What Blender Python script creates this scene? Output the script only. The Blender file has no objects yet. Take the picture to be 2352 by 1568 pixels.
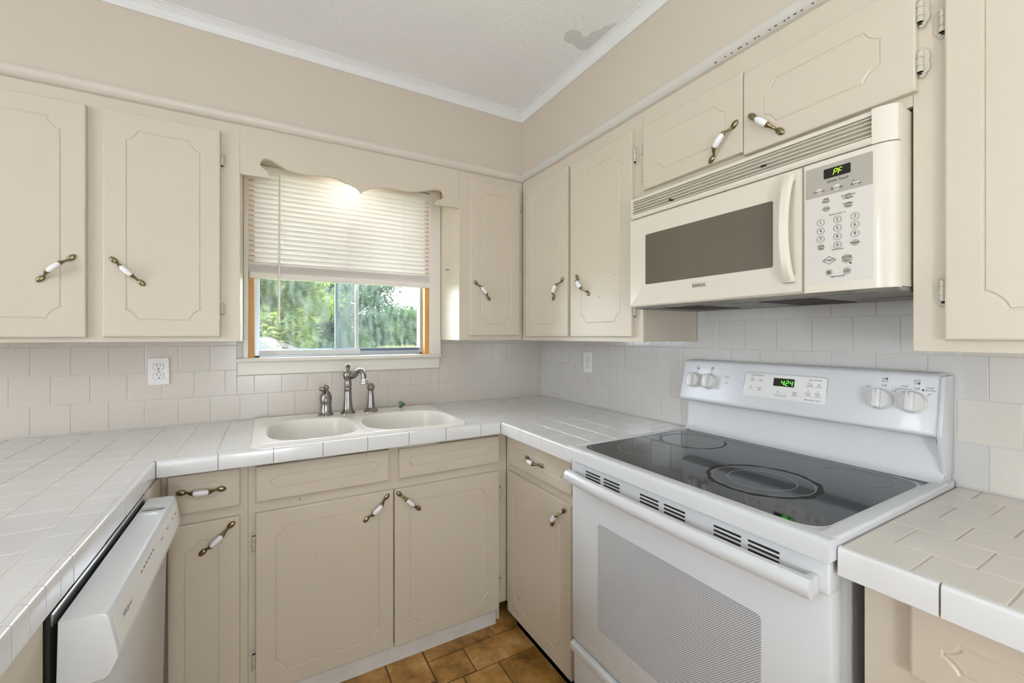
import bpy, bmesh, math, random
from mathutils import Vector, Matrix
R = math.radians
random.seed(7)
scene = bpy.context.scene
col = scene.collection

# ------------------------------------------------------------------ camera, sky, sun, exposure
cam_d = bpy.data.cameras.new('camera')
cam = bpy.data.objects.new('camera', cam_d); col.objects.link(cam)
cam.location = (-1.5182, -2.2797, 1.3054)
cam.rotation_euler = (R(90), 0, R(-29.842))
cam_d.sensor_width = 36; cam_d.sensor_fit = 'HORIZONTAL'
cam_d.lens = 978.44 / 2352 * 36
cam_d.shift_y = -13.19 / 2352
cam_d.clip_start = 0.02
scene.camera = cam

SKY = 8.0
world = bpy.data.worlds.new('sky'); scene.world = world; world.use_nodes = True
wb = world.node_tree.nodes['Background']
wb.inputs[0].default_value = (0.82, 0.90, 1.0, 1); wb.inputs[1].default_value = SKY
sun_d = bpy.data.lights.new('sun', 'SUN'); sun_d.energy = 11.0; sun_d.angle = R(2); sun_d.color = (.93, .97, 1)
sun = bpy.data.objects.new('sun', sun_d); col.objects.link(sun)
sun.rotation_euler = Vector((1.0, 0.30, -1.25)).to_track_quat('-Z', 'Y').to_euler()
FILL_GLOBE = 20.0  # strength of the added globe fill lamp
LAMP_DINING = 16.0
FILL_UP = 30.0  # strength of the added ceiling uplight
BULB = 7.0
scene.view_settings.view_transform = 'Standard'
scene.view_settings.look = 'None'
scene.view_settings.gamma = 1.0
scene.view_settings.use_curve_mapping = False
scene.view_settings.exposure = 0.86

# ------------------------------------------------------------------ materials
def S(r, g, b):
    f = lambda c: c / 12.92 if c <= .04045 else ((c + .055) / 1.055) ** 2.4
    return (f(r / 255), f(g / 255), f(b / 255), 1)
MATS = {}
def mat(name, color, rough=.5, metal=0., spec=.5, bump=0., bscale=40., var=0., vscale=3., specks=0., coat=0., emit=None, estr=0., speck_col=(.12, .07, .03, 1)):
    m = bpy.data.materials.new(name); m.use_nodes = True; MATS[name] = m
    nt = m.node_tree; p = nt.nodes['Principled BSDF']
    p.inputs['Base Color'].default_value = color
    p.inputs['Roughness'].default_value = rough; p.inputs['Metallic'].default_value = metal
    p.inputs['Specular IOR Level'].default_value = spec
    p.inputs['Coat Weight'].default_value = coat; p.inputs['Coat Roughness'].default_value = .05
    if emit: p.inputs['Emission Color'].default_value = emit; p.inputs['Emission Strength'].default_value = estr
    N = nt.nodes.new; L = nt.links.new
    tc = N('ShaderNodeTexCoord'); src = None
    geo = N('ShaderNodeNewGeometry')
    if var > 0:
        n = N('ShaderNodeTexNoise'); n.inputs['Scale'].default_value = vscale; n.inputs['Detail'].default_value = 4
        L(geo.outputs['Position'], n.inputs['Vector'])
        mx = N('ShaderNodeMix'); mx.data_type = 'RGBA'
        c = color; k = 1 - var
        mx.inputs[6].default_value = (c[0] * k, c[1] * k, c[2] * k * .96, 1); mx.inputs[7].default_value = color
        L(n.outputs['Fac'], mx.inputs[0]); src = mx.outputs[2]
    if specks > 0:
        v = N('ShaderNodeTexVoronoi'); v.inputs['Scale'].default_value = 13; L(geo.outputs['Position'], v.inputs['Vector'])
        sep = N('ShaderNodeSeparateColor'); L(v.outputs['Color'], sep.inputs[0])
        pr = N('ShaderNodeMath'); pr.operation = 'GREATER_THAN'; pr.inputs[1].default_value = 1 - specks; L(sep.outputs[0], pr.inputs[0])
        sz = N('ShaderNodeMath'); sz.operation = 'MULTIPLY'; sz.inputs[1].default_value = .045; L(sep.outputs[1], sz.inputs[0])
        lt = N('ShaderNodeMath'); lt.operation = 'LESS_THAN'; L(v.outputs['Distance'], lt.inputs[0]); L(sz.outputs[0], lt.inputs[1])
        an = N('ShaderNodeMath'); an.operation = 'MULTIPLY'; L(pr.outputs[0], an.inputs[0]); L(lt.outputs[0], an.inputs[1])
        mx2 = N('ShaderNodeMix'); mx2.data_type = 'RGBA'; mx2.inputs[6].default_value = color; mx2.inputs[7].default_value = speck_col
        if src: L(src, mx2.inputs[6])
        L(an.outputs[0], mx2.inputs[0]); src = mx2.outputs[2]
    if src: L(src, p.inputs['Base Color'])
    if bump > 0:
        n = N('ShaderNodeTexNoise'); n.inputs['Scale'].default_value = bscale; n.inputs['Detail'].default_value = 3
        L(geo.outputs['Position'], n.inputs['Vector'])
        b = N('ShaderNodeBump'); b.inputs['Strength'].default_value = bump; b.inputs['Distance'].default_value = .004
        L(n.outputs['Fac'], b.inputs['Height']); L(b.outputs[0], p.inputs['Normal'])
    return m

CREAM = S(210, 198, 181)
mat('paint', CREAM, .38, bump=.12, bscale=60, var=.06, vscale=2.5, specks=.85)
mat('wall', S(206, 194, 179), .7, bump=.1, bscale=90, var=.04, vscale=1.5, specks=.5)
mat('trim', S(214, 205, 193), .35, bump=.08, bscale=60, var=.05)
mat('trim_nailed', S(208, 203, 196), .35, bump=.08, bscale=60, var=.05, specks=.12)
mat('plainwall', S(238, 234, 232), .7)
mat('crown', S(228, 228, 228), .5, var=.05, vscale=6)
mat('tile', S(222, 221, 221), .16, bump=.05, bscale=14, var=.04, vscale=5, coat=.3)
mat('tile_beige', S(220, 213, 204), .16, bump=.05, bscale=14, var=.05, vscale=7, specks=.05)
mat('grout', S(220, 211, 200), .9, var=.35, vscale=14)
mat('grout_wall', S(222, 219, 214), .8, var=.12, vscale=14)
mat('sink', S(232, 228, 222), .22, var=.03)
mat('steel', (.30, .28, .26, 1), .24, 1., bump=.02, bscale=30)
mat('brass', (.36, .29, .17, 1), .25, 1., var=.5, vscale=60)
mat('chrome', (.62, .62, .63, 1), .12, 1.)
mat('ceramic', S(238, 236, 238), .12, coat=.5)
mat('hinge', S(214, 205, 188), .45, var=.35, vscale=90)
mat('appliance', S(212, 213, 214), .30, coat=.15)
mat('appliance_cream', S(220, 212, 198), .30, coat=.2, var=.03)
mat('panel_cream', S(214, 208, 199), .4)
mat('panel_grey', S(172, 166, 154), .45)
mat('plastic_white', S(231, 229, 225), .3)
mat('knob', S(222, 220, 216), .22, coat=.3)
mat('black', (.012, .012, .012, 1), .4)
mat('darkgap', (.02, .017, .014, 1), .8)
mat('glass_black', (.008, .009, .010, 1), .05, spec=.5, var=.3, vscale=5)
mat('ring', S(150, 152, 155), .3)
mat('ring_dim', S(92, 95, 98), .3)
mat('scorch', (.02, .02, .02, 1), .75, var=.5, vscale=80)
mat('residue', S(120, 122, 124), .5, var=.6, vscale=70)
mat('display', (.012, .011, .009, 1), .12)
mat('led_green', (.1, .9, .05, 1), .5, emit=(.08, 1, .04, 1), estr=2.2)
mat('led_lime', (.3, .8, .03, 1), .5, emit=(.35, 1, .02, 1), estr=1.6)
mat('print', S(84, 80, 76), .6)
mat('print_light', S(168, 166, 162), .6)
mat('grease', S(158, 153, 145), .4, var=.75, vscale=16, bump=.2)
mat('filter', (.035, .022, .012, 1), .6, var=.6, vscale=120, bump=.8, bscale=300)
mat('pine', S(224, 165, 96), .45, var=.25, vscale=9)
mat('alu', S(178, 186, 194), .35, .6)
mat('alu_dark', S(104, 120, 134), .4, .5)
mat('alu_white', S(214, 215, 214), .4)
mat('stone_green', S(88, 124, 112), .15, coat=.5, var=.3, vscale=90)
mat('kick', S(226, 221, 216), .6, var=.25, vscale=16)
mat('socket', S(232, 226, 214), .3)
mat('bark', S(96, 84, 68), .9, var=.4, vscale=8)
mat('shed_wood', S(112, 98, 82), .9, var=.5, vscale=10)
mat('shed_roof', S(70, 63, 55), .9, var=.5, vscale=6)
mat('lawn', S(120, 150, 70), .95, var=.5, vscale=1.2)
mat('floor_base', S(120, 90, 52), .6, var=.5, vscale=12)
mat('fill_globe', S(240, 238, 232), .4, emit=(.84, .93, 1, 1), estr=FILL_GLOBE)
mat('lampglobe', S(240, 238, 232), .4, emit=(.9, .96, 1, 1), estr=LAMP_DINING)
mat('fill_up', S(240, 238, 232), .4, emit=(.88, .95, 1, 1), estr=FILL_UP)
mat('bulb', (1, .9, .75, 1), .3, emit=(1, .92, .83, 1), estr=BULB)
mat('bounce_patio', S(190, 186, 184), .9, var=.1)
mat('trim_white', S(228, 221, 211), .35, bump=.05, bscale=60, var=.04)
mat('tile_wall', S(209, 200, 191), .2, bump=.05, bscale=14, var=.05, vscale=5, coat=.2)
mat('tile_wall2', S(210, 206, 203), .16, bump=.05, bscale=14, var=.04, vscale=5, coat=.3)
mat('rust', S(96, 66, 40), .8, var=.4, vscale=200)
mat('rail', S(236, 229, 220), .4)

def leafmat(name, c1, c2):
    m = bpy.data.materials.new(name); m.use_nodes = True; MATS[name] = m
    nt = m.node_tree; nt.nodes.clear(); N = nt.nodes.new; L = nt.links.new
    geo = N('ShaderNodeNewGeometry'); n = N('ShaderNodeTexNoise'); n.inputs['Scale'].default_value = 1.7; n.inputs['Detail'].default_value = 5
    L(geo.outputs['Position'], n.inputs['Vector'])
    cr = N('ShaderNodeValToRGB'); cr.color_ramp.elements[0].position = .38; cr.color_ramp.elements[1].position = .64
    cr.color_ramp.elements[0].color = [v * .34 for v in c1[:3]] + [1]; cr.color_ramp.elements[1].color = [v * .34 for v in c2[:3]] + [1]
    L(n.outputs['Fac'], cr.inputs[0])
    d = N('ShaderNodeBsdfDiffuse'); t = N('ShaderNodeBsdfTranslucent'); mx = N('ShaderNodeMixShader'); mx.inputs[0].default_value = .4
    L(cr.outputs[0], d.inputs[0]); L(cr.outputs[0], t.inputs[0]); L(d.outputs[0], mx.inputs[1]); L(t.outputs[0], mx.inputs[2])
    o = N('ShaderNodeOutputMaterial'); L(mx.outputs[0], o.inputs[0])
leafmat('leaf_light', S(84, 118, 60), S(190, 205, 110))
leafmat('leaf_mid', S(62, 98, 68), S(140, 172, 100))
leafmat('leaf_dark', S(52, 84, 66), S(112, 146, 104))
leafmat('leaf_grass', S(150, 172, 90), S(205, 214, 140))

def glassmat():
    m = bpy.data.materials.new('pane'); m.use_nodes = True; MATS['pane'] = m
    nt = m.node_tree; nt.nodes.clear(); N = nt.nodes.new; L = nt.links.new
    tr = N('ShaderNodeBsdfTransparent'); tr.inputs[0].default_value = (.955, .955, .96, 1)
    gl = N('ShaderNodeBsdfGlossy'); gl.inputs['Roughness'].default_value = .03
    fr = N('ShaderNodeFresnel'); fr.inputs[0].default_value = 1.25
    m1 = N('ShaderNodeMixShader'); L(fr.outputs[0], m1.inputs[0]); L(tr.outputs[0], m1.inputs[1]); L(gl.outputs[0], m1.inputs[2])
    geo = N('ShaderNodeNewGeometry'); mp = N('ShaderNodeMapping'); mp.inputs['Scale'].default_value = (28, 28, 9)
    L(geo.outputs['Position'], mp.inputs['Vector'])
    n = N('ShaderNodeTexNoise'); n.inputs['Scale'].default_value = 1.6; n.inputs['Detail'].default_value = 6; L(mp.outputs[0], n.inputs['Vector'])
    mr = N('ShaderNodeMapRange'); mr.inputs[1].default_value = .4; mr.inputs[2].default_value = .75; mr.inputs[3].default_value = .012; mr.inputs[4].default_value = .06
    L(n.outputs['Fac'], mr.inputs[0])
    di = N('ShaderNodeBsdfTranslucent'); di.inputs[0].default_value = (.8, .86, .86, 1)
    m2 = N('ShaderNodeMixShader'); L(mr.outputs[0], m2.inputs[0]); L(m1.outputs[0], m2.inputs[1]); L(di.outputs[0], m2.inputs[2])
    o = N('ShaderNodeOutputMaterial'); L(m2.outputs[0], o.inputs[0])
glassmat()

def slatmat():
    m = bpy.data.materials.new('slat'); m.use_nodes = True; MATS['slat'] = m
    nt = m.node_tree; nt.nodes.clear(); N = nt.nodes.new; L = nt.links.new
    p = N('ShaderNodeBsdfPrincipled'); p.inputs['Base Color'].default_value = S(242, 236, 230); p.inputs['Roughness'].default_value = .35
    t = N('ShaderNodeBsdfTranslucent'); t.inputs[0].default_value = S(240, 236, 232)
    mx = N('ShaderNodeMixShader'); mx.inputs[0].default_value = .2
    L(p.outputs[0], mx.inputs[1]); L(t.outputs[0], mx.inputs[2])
    o = N('ShaderNodeOutputMaterial'); L(mx.outputs[0], o.inputs[0])
slatmat()

def ceilmat():
    m = mat('ceiling', S(243, 242, 241), .8, bump=.35, bscale=45)
    nt = m.node_tree; N = nt.nodes.new; L = nt.links.new; p = nt.nodes['Principled BSDF']
    geo = N('ShaderNodeNewGeometry')
    nz = N('ShaderNodeTexNoise'); nz.inputs['Scale'].default_value = 14; nz.inputs['Detail'].default_value = 3; L(geo.outputs['Position'], nz.inputs['Vector'])
    prev = None
    # an old water stain beside the moulding: three overlapping patches with crisp rims
    for (cx, cy, rad) in ((-.452, -.912, .036), (-.385, -.905, .044), (-.365, -.960, .040), (-.352, -1.010, .026), (-.348, -1.040, .016)):
        d = N('ShaderNodeVectorMath'); d.operation = 'DISTANCE'; d.inputs[1].default_value = (cx, cy, 2.51); L(geo.outputs['Position'], d.inputs[0])
        sb = N('ShaderNodeMath'); sb.operation = 'MULTIPLY_ADD'; sb.inputs[1].default_value = .03; L(nz.outputs['Fac'], sb.inputs[0]); L(d.outputs['Value'], sb.inputs[2])
        lt = N('ShaderNodeMath'); lt.operation = 'LESS_THAN'; lt.inputs[1].default_value = rad + .015; L(sb.outputs[0], lt.inputs[0])
        if prev:
            mxm = N('ShaderNodeMath'); mxm.operation = 'MAXIMUM'; L(prev, mxm.inputs[0]); L(lt.outputs[0], mxm.inputs[1]); prev = mxm.outputs[0]
        else: prev = lt.outputs[0]
    big = N('ShaderNodeTexNoise'); big.inputs['Scale'].default_value = 2.2; big.inputs['Detail'].default_value = 4; L(geo.outputs['Position'], big.inputs['Vector'])
    base = N('ShaderNodeMix'); base.data_type = 'RGBA'; base.inputs[6].default_value = S(236, 236, 236); base.inputs[7].default_value = S(246, 245, 244); L(big.outputs['Fac'], base.inputs[0])
    sp = N('ShaderNodeTexNoise'); sp.inputs['Scale'].default_value = 95; L(geo.outputs['Position'], sp.inputs['Vector'])
    gt = N('ShaderNodeMath'); gt.operation = 'GREATER_THAN'; gt.inputs[1].default_value = .735; L(sp.outputs['Fac'], gt.inputs[0])
    m1 = N('ShaderNodeMix'); m1.data_type = 'RGBA'; m1.inputs[7].default_value = S(205, 205, 205); L(gt.outputs[0], m1.inputs[0]); L(base.outputs[2], m1.inputs[6])
    m2 = N('ShaderNodeMix'); m2.data_type = 'RGBA'; m2.inputs[7].default_value = S(214, 214, 212); L(prev, m2.inputs[0]); L(m1.outputs[2], m2.inputs[6])
    L(m2.outputs[2], p.inputs['Base Color'])
ceilmat()

def stonemat():
    m = mat('floor_stone', S(150, 105, 50), .32, bump=.5, bscale=26)
    nt = m.node_tree; N = nt.nodes.new; L = nt.links.new; p = nt.nodes['Principled BSDF']
    geo = N('ShaderNodeNewGeometry'); n = N('ShaderNodeTexNoise'); n.inputs['Scale'].default_value = 9; n.inputs['Detail'].default_value = 8; n.inputs['Roughness'].default_value = .65
    L(geo.outputs['Position'], n.inputs['Vector'])
    cr = N('ShaderNodeValToRGB'); e = cr.color_ramp.elements
    e[0].position = .30; e[0].color = S(104, 72, 32); e[1].position = .72; e[1].color = S(220, 180, 116)
    x = e.new(.5); x.color = S(178, 130, 66)
    oi = N('ShaderNodeObjectInfo'); ad = N('ShaderNodeMath'); ad.operation = 'MULTIPLY_ADD'; ad.inputs[1].default_value = .16; L(oi.outputs['Random'], ad.inputs[0])
    L(n.outputs['Fac'], ad.inputs[2]); sb = N('ShaderNodeMath'); sb.operation = 'SUBTRACT'; sb.inputs[1].default_value = .08; L(ad.outputs[0], sb.inputs[0])
    L(sb.outputs[0], cr.inputs[0]); L(cr.outputs[0], p.inputs['Base Color'])
stonemat()

def ovenmesh():
    m = mat('oven_screen', S(190, 192, 196), .2, coat=.4)
    nt = m.node_tree; N = nt.nodes.new; L = nt.links.new; p = nt.nodes['Principled BSDF']
    geo = N('ShaderNodeNewGeometry'); mp = N('ShaderNodeMapping'); mp.inputs['Rotation'].default_value = (R(45), 0, 0)
    L(geo.outputs['Position'], mp.inputs['Vector'])
    sc = N('ShaderNodeVectorMath'); sc.operation = 'SCALE'; sc.inputs[3].default_value = 1 / .0038; L(mp.outputs[0], sc.inputs[0])
    fr = N('ShaderNodeVectorMath'); fr.operation = 'FRACTION'; L(sc.outputs[0], fr.inputs[0])
    sx = N('ShaderNodeSeparateXYZ'); L(fr.outputs[0], sx.inputs[0])
    cm = N('ShaderNodeCombineXYZ'); L(sx.outputs[1], cm.inputs[0]); L(sx.outputs[2], cm.inputs[1])
    d = N('ShaderNodeVectorMath'); d.operation = 'DISTANCE'; d.inputs[1].default_value = (.5, .5, 0); L(cm.outputs[0], d.inputs[0])
    lt = N('ShaderNodeMath'); lt.operation = 'LESS_THAN'; lt.inputs[1].default_value = .36; L(d.outputs['Value'], lt.inputs[0])
    mx = N('ShaderNodeMix'); mx.data_type = 'RGBA'; mx.inputs[6].default_value = S(214, 216, 219); mx.inputs[7].default_value = S(112, 113, 118); L(lt.outputs[0], mx.inputs[0])
    L(mx.outputs[2], p.inputs['Base Color'])
ovenmesh()

def mwglass():
    m = mat('microwave_glass', S(92, 84, 70), .12, spec=.6)
    nt = m.node_tree; N = nt.nodes.new; L = nt.links.new; p = nt.nodes['Principled BSDF']
    geo = N('ShaderNodeNewGeometry')
    v = N('ShaderNodeTexVoronoi'); v.inputs['Scale'].default_value = 420; v.inputs['Randomness'].default_value = 0; L(geo.outputs['Position'], v.inputs['Vector'])
    cr = N('ShaderNodeValToRGB'); cr.color_ramp.elements[0].position = .3; cr.color_ramp.elements[1].position = .5
    cr.color_ramp.elements[0].color = S(88, 82, 70); cr.color_ramp.elements[1].color = S(112, 104, 90)
    L(v.outputs['Distance'], cr.inputs[0]); L(cr.outputs[0], p.inputs['Base Color'])
mwglass()

# ------------------------------------------------------------------ helpers
WL = {}
def setp(o, label=None, cat=None, group=None, kind=None):
    if label: o['label'] = label
    if cat: o['category'] = cat
    if group: o['group'] = group
    if kind: o['kind'] = kind
    return o
def link(o, parent, w):
    col.objects.link(o)
    if parent is not None:
        o.parent = parent; o.location = Vector(w) - WL[parent.name]
    else: o.location = w
    WL[o.name] = Vector(w)
    return o
def thing(name, loc, label, cat, group=None):
    o = bpy.data.objects.new(name, None); o.empty_display_size = .05
    link(o, None, loc); return setp(o, label, cat, group)
def obj(name, bm, m, parent=None, smooth=False, kind=None, origin=None):
    """one mesh object; bm is in world coordinates"""
    if origin is None:
        if parent is None and len(bm.verts):
            xs = [v.co for v in bm.verts]
            origin = Vector(((min(v.x for v in xs) + max(v.x for v in xs)) / 2, (min(v.y for v in xs) + max(v.y for v in xs)) / 2, min(v.z for v in xs)))
        else: origin = Vector((0, 0, 0))
    origin = Vector(origin)
    if origin.length: bmesh.ops.translate(bm, verts=bm.verts, vec=-origin)
    bmesh.ops.recalc_face_normals(bm, faces=bm.faces)
    me = bpy.data.meshes.new(name); bm.to_mesh(me); bm.free()
    for x in (m if isinstance(m, (list, tuple)) else [m]): me.materials.append(MATS[x])
    if smooth:
        me.polygons.foreach_set('use_smooth', [True] * len(me.polygons))
        if smooth != 'all': me.set_sharp_from_angle(angle=R(35))
    o = bpy.data.objects.new(name, me); link(o, parent, origin)
    if kind: o['kind'] = kind
    return o
# frames: (u to the viewer's right, v up, w out of the wall) -> world
def frame(which):
    if which == 'B': return Matrix(((1, 0, 0, 0), (0, 0, -1, 0), (0, 1, 0, 0), (0, 0, 0, 1)))
    if which == 'R': return Matrix(((0, 0, -1, 0), (-1, 0, 0, 0), (0, 1, 0, 0), (0, 0, 0, 1)))
    if which == 'L': return Matrix(((0, 0, 1, 0), (1, 0, 0, 0), (0, 1, 0, 0), (0, 0, 0, 1)))
FB, FR, FL = frame('B'), frame('R'), frame('L')
def T(bm, M): bmesh.ops.transform(bm, matrix=M, verts=bm.verts); return bm
def new(): return bmesh.new()
def merge(bm, tmp):
    me = bpy.data.meshes.new('t'); tmp.to_mesh(me); tmp.free(); bm.from_mesh(me); bpy.data.meshes.remove(me); return bm
def box(bm, a0, a1, b0, b1, c0, c1, r=0., seg=2):
    t = bmesh.new(); bmesh.ops.create_cube(t, size=1)
    for v in t.verts: v.co = Vector(((a0 + a1) / 2 + v.co.x * (a1 - a0), (b0 + b1) / 2 + v.co.y * (b1 - b0), (c0 + c1) / 2 + v.co.z * (c1 - c0)))
    if r > 0: bmesh.ops.bevel(t, geom=list(t.edges), offset=r, segments=seg, affect='EDGES', profile=.5)
    return merge(bm, t)
def prism(bm, pts, axis_from, axis_to, axis='w', r=0., seg=2):
    """polygon pts (u,v) extruded along w; axis='u': pts are (w,v) extruded along u"""
    t = bmesh.new()
    mk = (lambda p, c: Vector((p[0], p[1], c))) if axis == 'w' else (lambda p, c: Vector((c, p[1], p[0])))
    a = [t.verts.new(mk(p, axis_from)) for p in pts]; b = [t.verts.new(mk(p, axis_to)) for p in pts]
    n = len(pts); t.faces.new(a); t.faces.new(list(reversed(b)))
    for i in range(n): t.faces.new((a[i], b[i], b[(i + 1) % n], a[(i + 1) % n]))
    bmesh.ops.recalc_face_normals(t, faces=t.faces)
    if r > 0: bmesh.ops.bevel(t, geom=list(t.edges), offset=r, segments=seg, affect='EDGES', profile=.5)
    return merge(bm, t)
def lathe(bm, prof, n=24, M=None):
    t = bmesh.new(); rings = []
    for r_, z in prof:
        if r_ < 1e-6: rings.append([t.verts.new((0, 0, z))])
        else: rings.append([t.verts.new((r_ * math.cos(2 * math.pi * i / n), r_ * math.sin(2 * math.pi * i / n), z)) for i in range(n)])
    for a, b in zip(rings, rings[1:]):
        for i in range(n):
            j = (i + 1) % n
            if len(a) == 1 and len(b) == 1: continue
            if len(a) == 1: t.faces.new((a[0], b[i], b[j]))
            elif len(b) == 1: t.faces.new((a[i], b[0], a[j]))
            else: t.faces.new((a[i], b[i], b[j], a[j]))
    for rg in (rings[0], rings[-1]):
        if len(rg) > 1: t.faces.new(rg)
    if M is not None: T(t, M)
    return merge(bm, t)
def tube(bm, path, rad, n=10, M=None, flat=1.):
    """swept tube; rad may be a list; flat squashes the second axis"""
    t = bmesh.new(); P = [Vector(p) for p in path]; rings = []
    up = Vector((0, 0, 1)); prevx = None
    for i, p in enumerate(P):
        d = (P[min(i + 1, len(P) - 1)] - P[max(i - 1, 0)]).normalized()
        x = d.cross(up if abs(d.dot(up)) < .95 else Vector((1, 0, 0))).normalized() if prevx is None else (prevx - d * prevx.dot(d)).normalized()
        prevx = x; y = d.cross(x)
        r_ = rad[i] if isinstance(rad, (list, tuple)) else rad
        rings.append([t.verts.new(p + (x * math.cos(2 * math.pi * k / n) + y * math.sin(2 * math.pi * k / n) * flat) * r_) for k in range(n)])
    for a, b in zip(rings, rings[1:]):
        for k in range(n): t.faces.new((a[k], a[(k + 1) % n], b[(k + 1) % n], b[k]))
    t.faces.new(rings[0]); t.faces.new(rings[-1])
    if M is not None: T(t, M)
    return merge(bm, t)
def ball(bm, c, rx, ry, rz, n=16, m=10):
    t = bmesh.new(); bmesh.ops.create_uvsphere(t, u_segments=n, v_segments=m, radius=1)
    for v in t.verts: v.co = Vector((c[0] + v.co.x * rx, c[1] + v.co.y * ry, c[2] + v.co.z * rz))
    return merge(bm, t)
def rrect(u0, u1, v0, v1, r, n=5):
    pts = []
    for (cx, cy, a) in ((u1 - r, v0 + r, -90), (u1 - r, v1 - r, 0), (u0 + r, v1 - r, 90), (u0 + r, v0 + r, 180)):
        for k in range(n + 1):
            t = R(a + 90 * k / n); pts.append((cx + r * math.cos(t), cy + r * math.sin(t)))
    return pts
def annulus(bm, cx, cy, z, r0, r1, n=64, wob=0., M=None, t=.0006, gaps=None):
    q = bmesh.new(); ph = [random.random() * 6 for _ in range(4)]
    A = []
    for i in range(n):
        a = 2 * math.pi * i / n
        w_ = wob * (math.sin(7 * a + ph[0]) + math.sin(13 * a + ph[1]) + .7 * math.sin(29 * a + ph[2])) * .5
        w2 = wob * (math.sin(9 * a + ph[3]) + math.sin(17 * a + ph[0])) * .5
        c, s = math.cos(a), math.sin(a)
        A.append([q.verts.new((cx + (rr) * c, cy + rr * s, zz)) for rr, zz in ((r0 - w2, z), (r1 + w_, z), (r1 + w_, z + t), (r0 - w2, z + t))])
    for i in range(n):
        if gaps and gaps(2 * math.pi * i / n): continue
        a, b = A[i], A[(i + 1) % n]
        for k in range(4): q.faces.new((a[k], b[k], b[(k + 1) % 4], a[(k + 1) % 4]))
    if M is not None: T(q, M)
    return merge(bm, q)
FONT = None
def text(bm, s, u, v, w, size, M=None, align='CENTER', shear=0., t=.0003, sx=1.):
    c = bpy.data.curves.new('t', 'FONT'); c.body = s; c.size = size; c.align_x = align; c.align_y = 'CENTER'; c.shear = shear; c.resolution_u = 2; c.extrude = t / 2
    o = bpy.data.objects.new('t', c); me = bpy.data.meshes.new_from_object(o)
    q = bmesh.new(); q.from_mesh(me)
    for vv in q.verts: vv.co = Vector((vv.co.x * sx + u, vv.co.y + v, vv.co.z + w))
    if M is not None: T(q, M)
    bpy.data.objects.remove(o); bpy.data.curves.remove(c); bpy.data.meshes.remove(me)
    return merge(bm, q)
def seg7(bm, ch, u, v, w, h, M=None, shear=.12):
    W = h * .5; t = h * .09
    segs = {'a': (0, W, h, h), 'g': (0, W, h / 2, h / 2), 'd': (0, W, 0, 0), 'f': (0, 0, h / 2, h), 'b': (W, W, h / 2, h), 'e': (0, 0, 0, h / 2), 'c': (W, W, 0, h / 2)}
    on = {'4': 'fgbc', '2': 'abged', 'P': 'abfge', 'F': 'afge'}[ch]
    for s in on:
        x0, x1, y0, y1 = segs[s]; g = t * .7
        if x0 == x1: q = [(x0 - t / 2, y0 + g), (x0 + t / 2, y0 + g), (x0 + t / 2, y1 - g), (x0 - t / 2, y1 - g)]
        else: q = [(x0 + g, y0 - t / 2), (x1 - g, y0 - t / 2), (x1 - g, y0 + t / 2), (x0 + g, y0 + t / 2)]
        tt = bmesh.new(); prism(tt, [(u + a + b * shear, v + b) for a, b in q], w, w + .0004)
        if M is not None: T(tt, M)
        merge(bm, tt)

def cutloop(u0, u1, v0, v1, cu, cv, n=5):
    def arc(cx, cy, sx, sy, first_v):
        pts = []
        for k in range(n + 1):
            t = k / n; th = R(90) * t
            a = (math.sin(th), math.cos(th)); l = (t, 1 - t)
            pu = (.55 * a[0] + .45 * l[0]) * cu; pv = (.55 * a[1] + .45 * l[1]) * cv
            pts.append((cx + sx * pu, cy + sy * pv))
        return pts if first_v else pts[::-1]
    return [arc(u0, v0, 1, 1, True), arc(u1, v0, -1, 1, False), arc(u1, v1, -1, -1, True), arc(u0, v1, 1, -1, False)]
def slab(bm, u0, u1, v0, v1, w0, w1, g=None, cut=(.032, .036), gw=.003, gd=.0022, e=.004):
    """door or drawer front: eased edges and a routed groove; g=(gu0,gu1,gv0,gv1)"""
    t = bmesh.new(); V = lambda p, w: t.verts.new((p[0], p[1], w))
    rect = lambda i: [(u0 + i, v0 + i), (u1 - i, v0 + i), (u1 - i, v1 - i), (u0 + i, v1 - i)]
    back = [V(p, w0) for p in rect(0)]; side = [V(p, w1 - e) for p in rect(0)]; s2 = [V(p, w1 - e * .3) for p in rect(e * .3)]; front = [V(p, w1) for p in rect(e)]
    t.faces.new(back[::-1])
    for A, B in ((back, side), (side, s2), (s2, front)):
        for i in range(4): t.faces.new((A[i], A[(i + 1) % 4], B[(i + 1) % 4], B[i]))
    if g is None: t.faces.new(front)
    else:
        gu0, gu1, gv0, gv1 = g
        loops = []
        for off, w in ((-gw, w1), (-gw * .35, w1 - gd), (gw * .35, w1 - gd), (gw, w1)):
            loops.append([[V(p, w) for p in c] for c in cutloop(gu0 + off, gu1 - off, gv0 + off, gv1 - off, *cut)])
        O = loops[0]
        for i in range(4):
            for k in range(len(O[i]) - 1): t.faces.new((front[i], O[i][k + 1], O[i][k]))
            j = (i + 1) % 4
            t.faces.new((front[i], front[j], O[j][0], O[i][-1]))
        fl = [[v for c in L_ for v in c] for L_ in loops]
        n = len(fl[0])
        for A, B in zip(fl, fl[1:]):
            for i in range(n): t.faces.new((A[i], A[(i + 1) % n], B[(i + 1) % n], B[i]))
        t.faces.new(fl[-1])
    return merge(bm, t)

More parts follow.
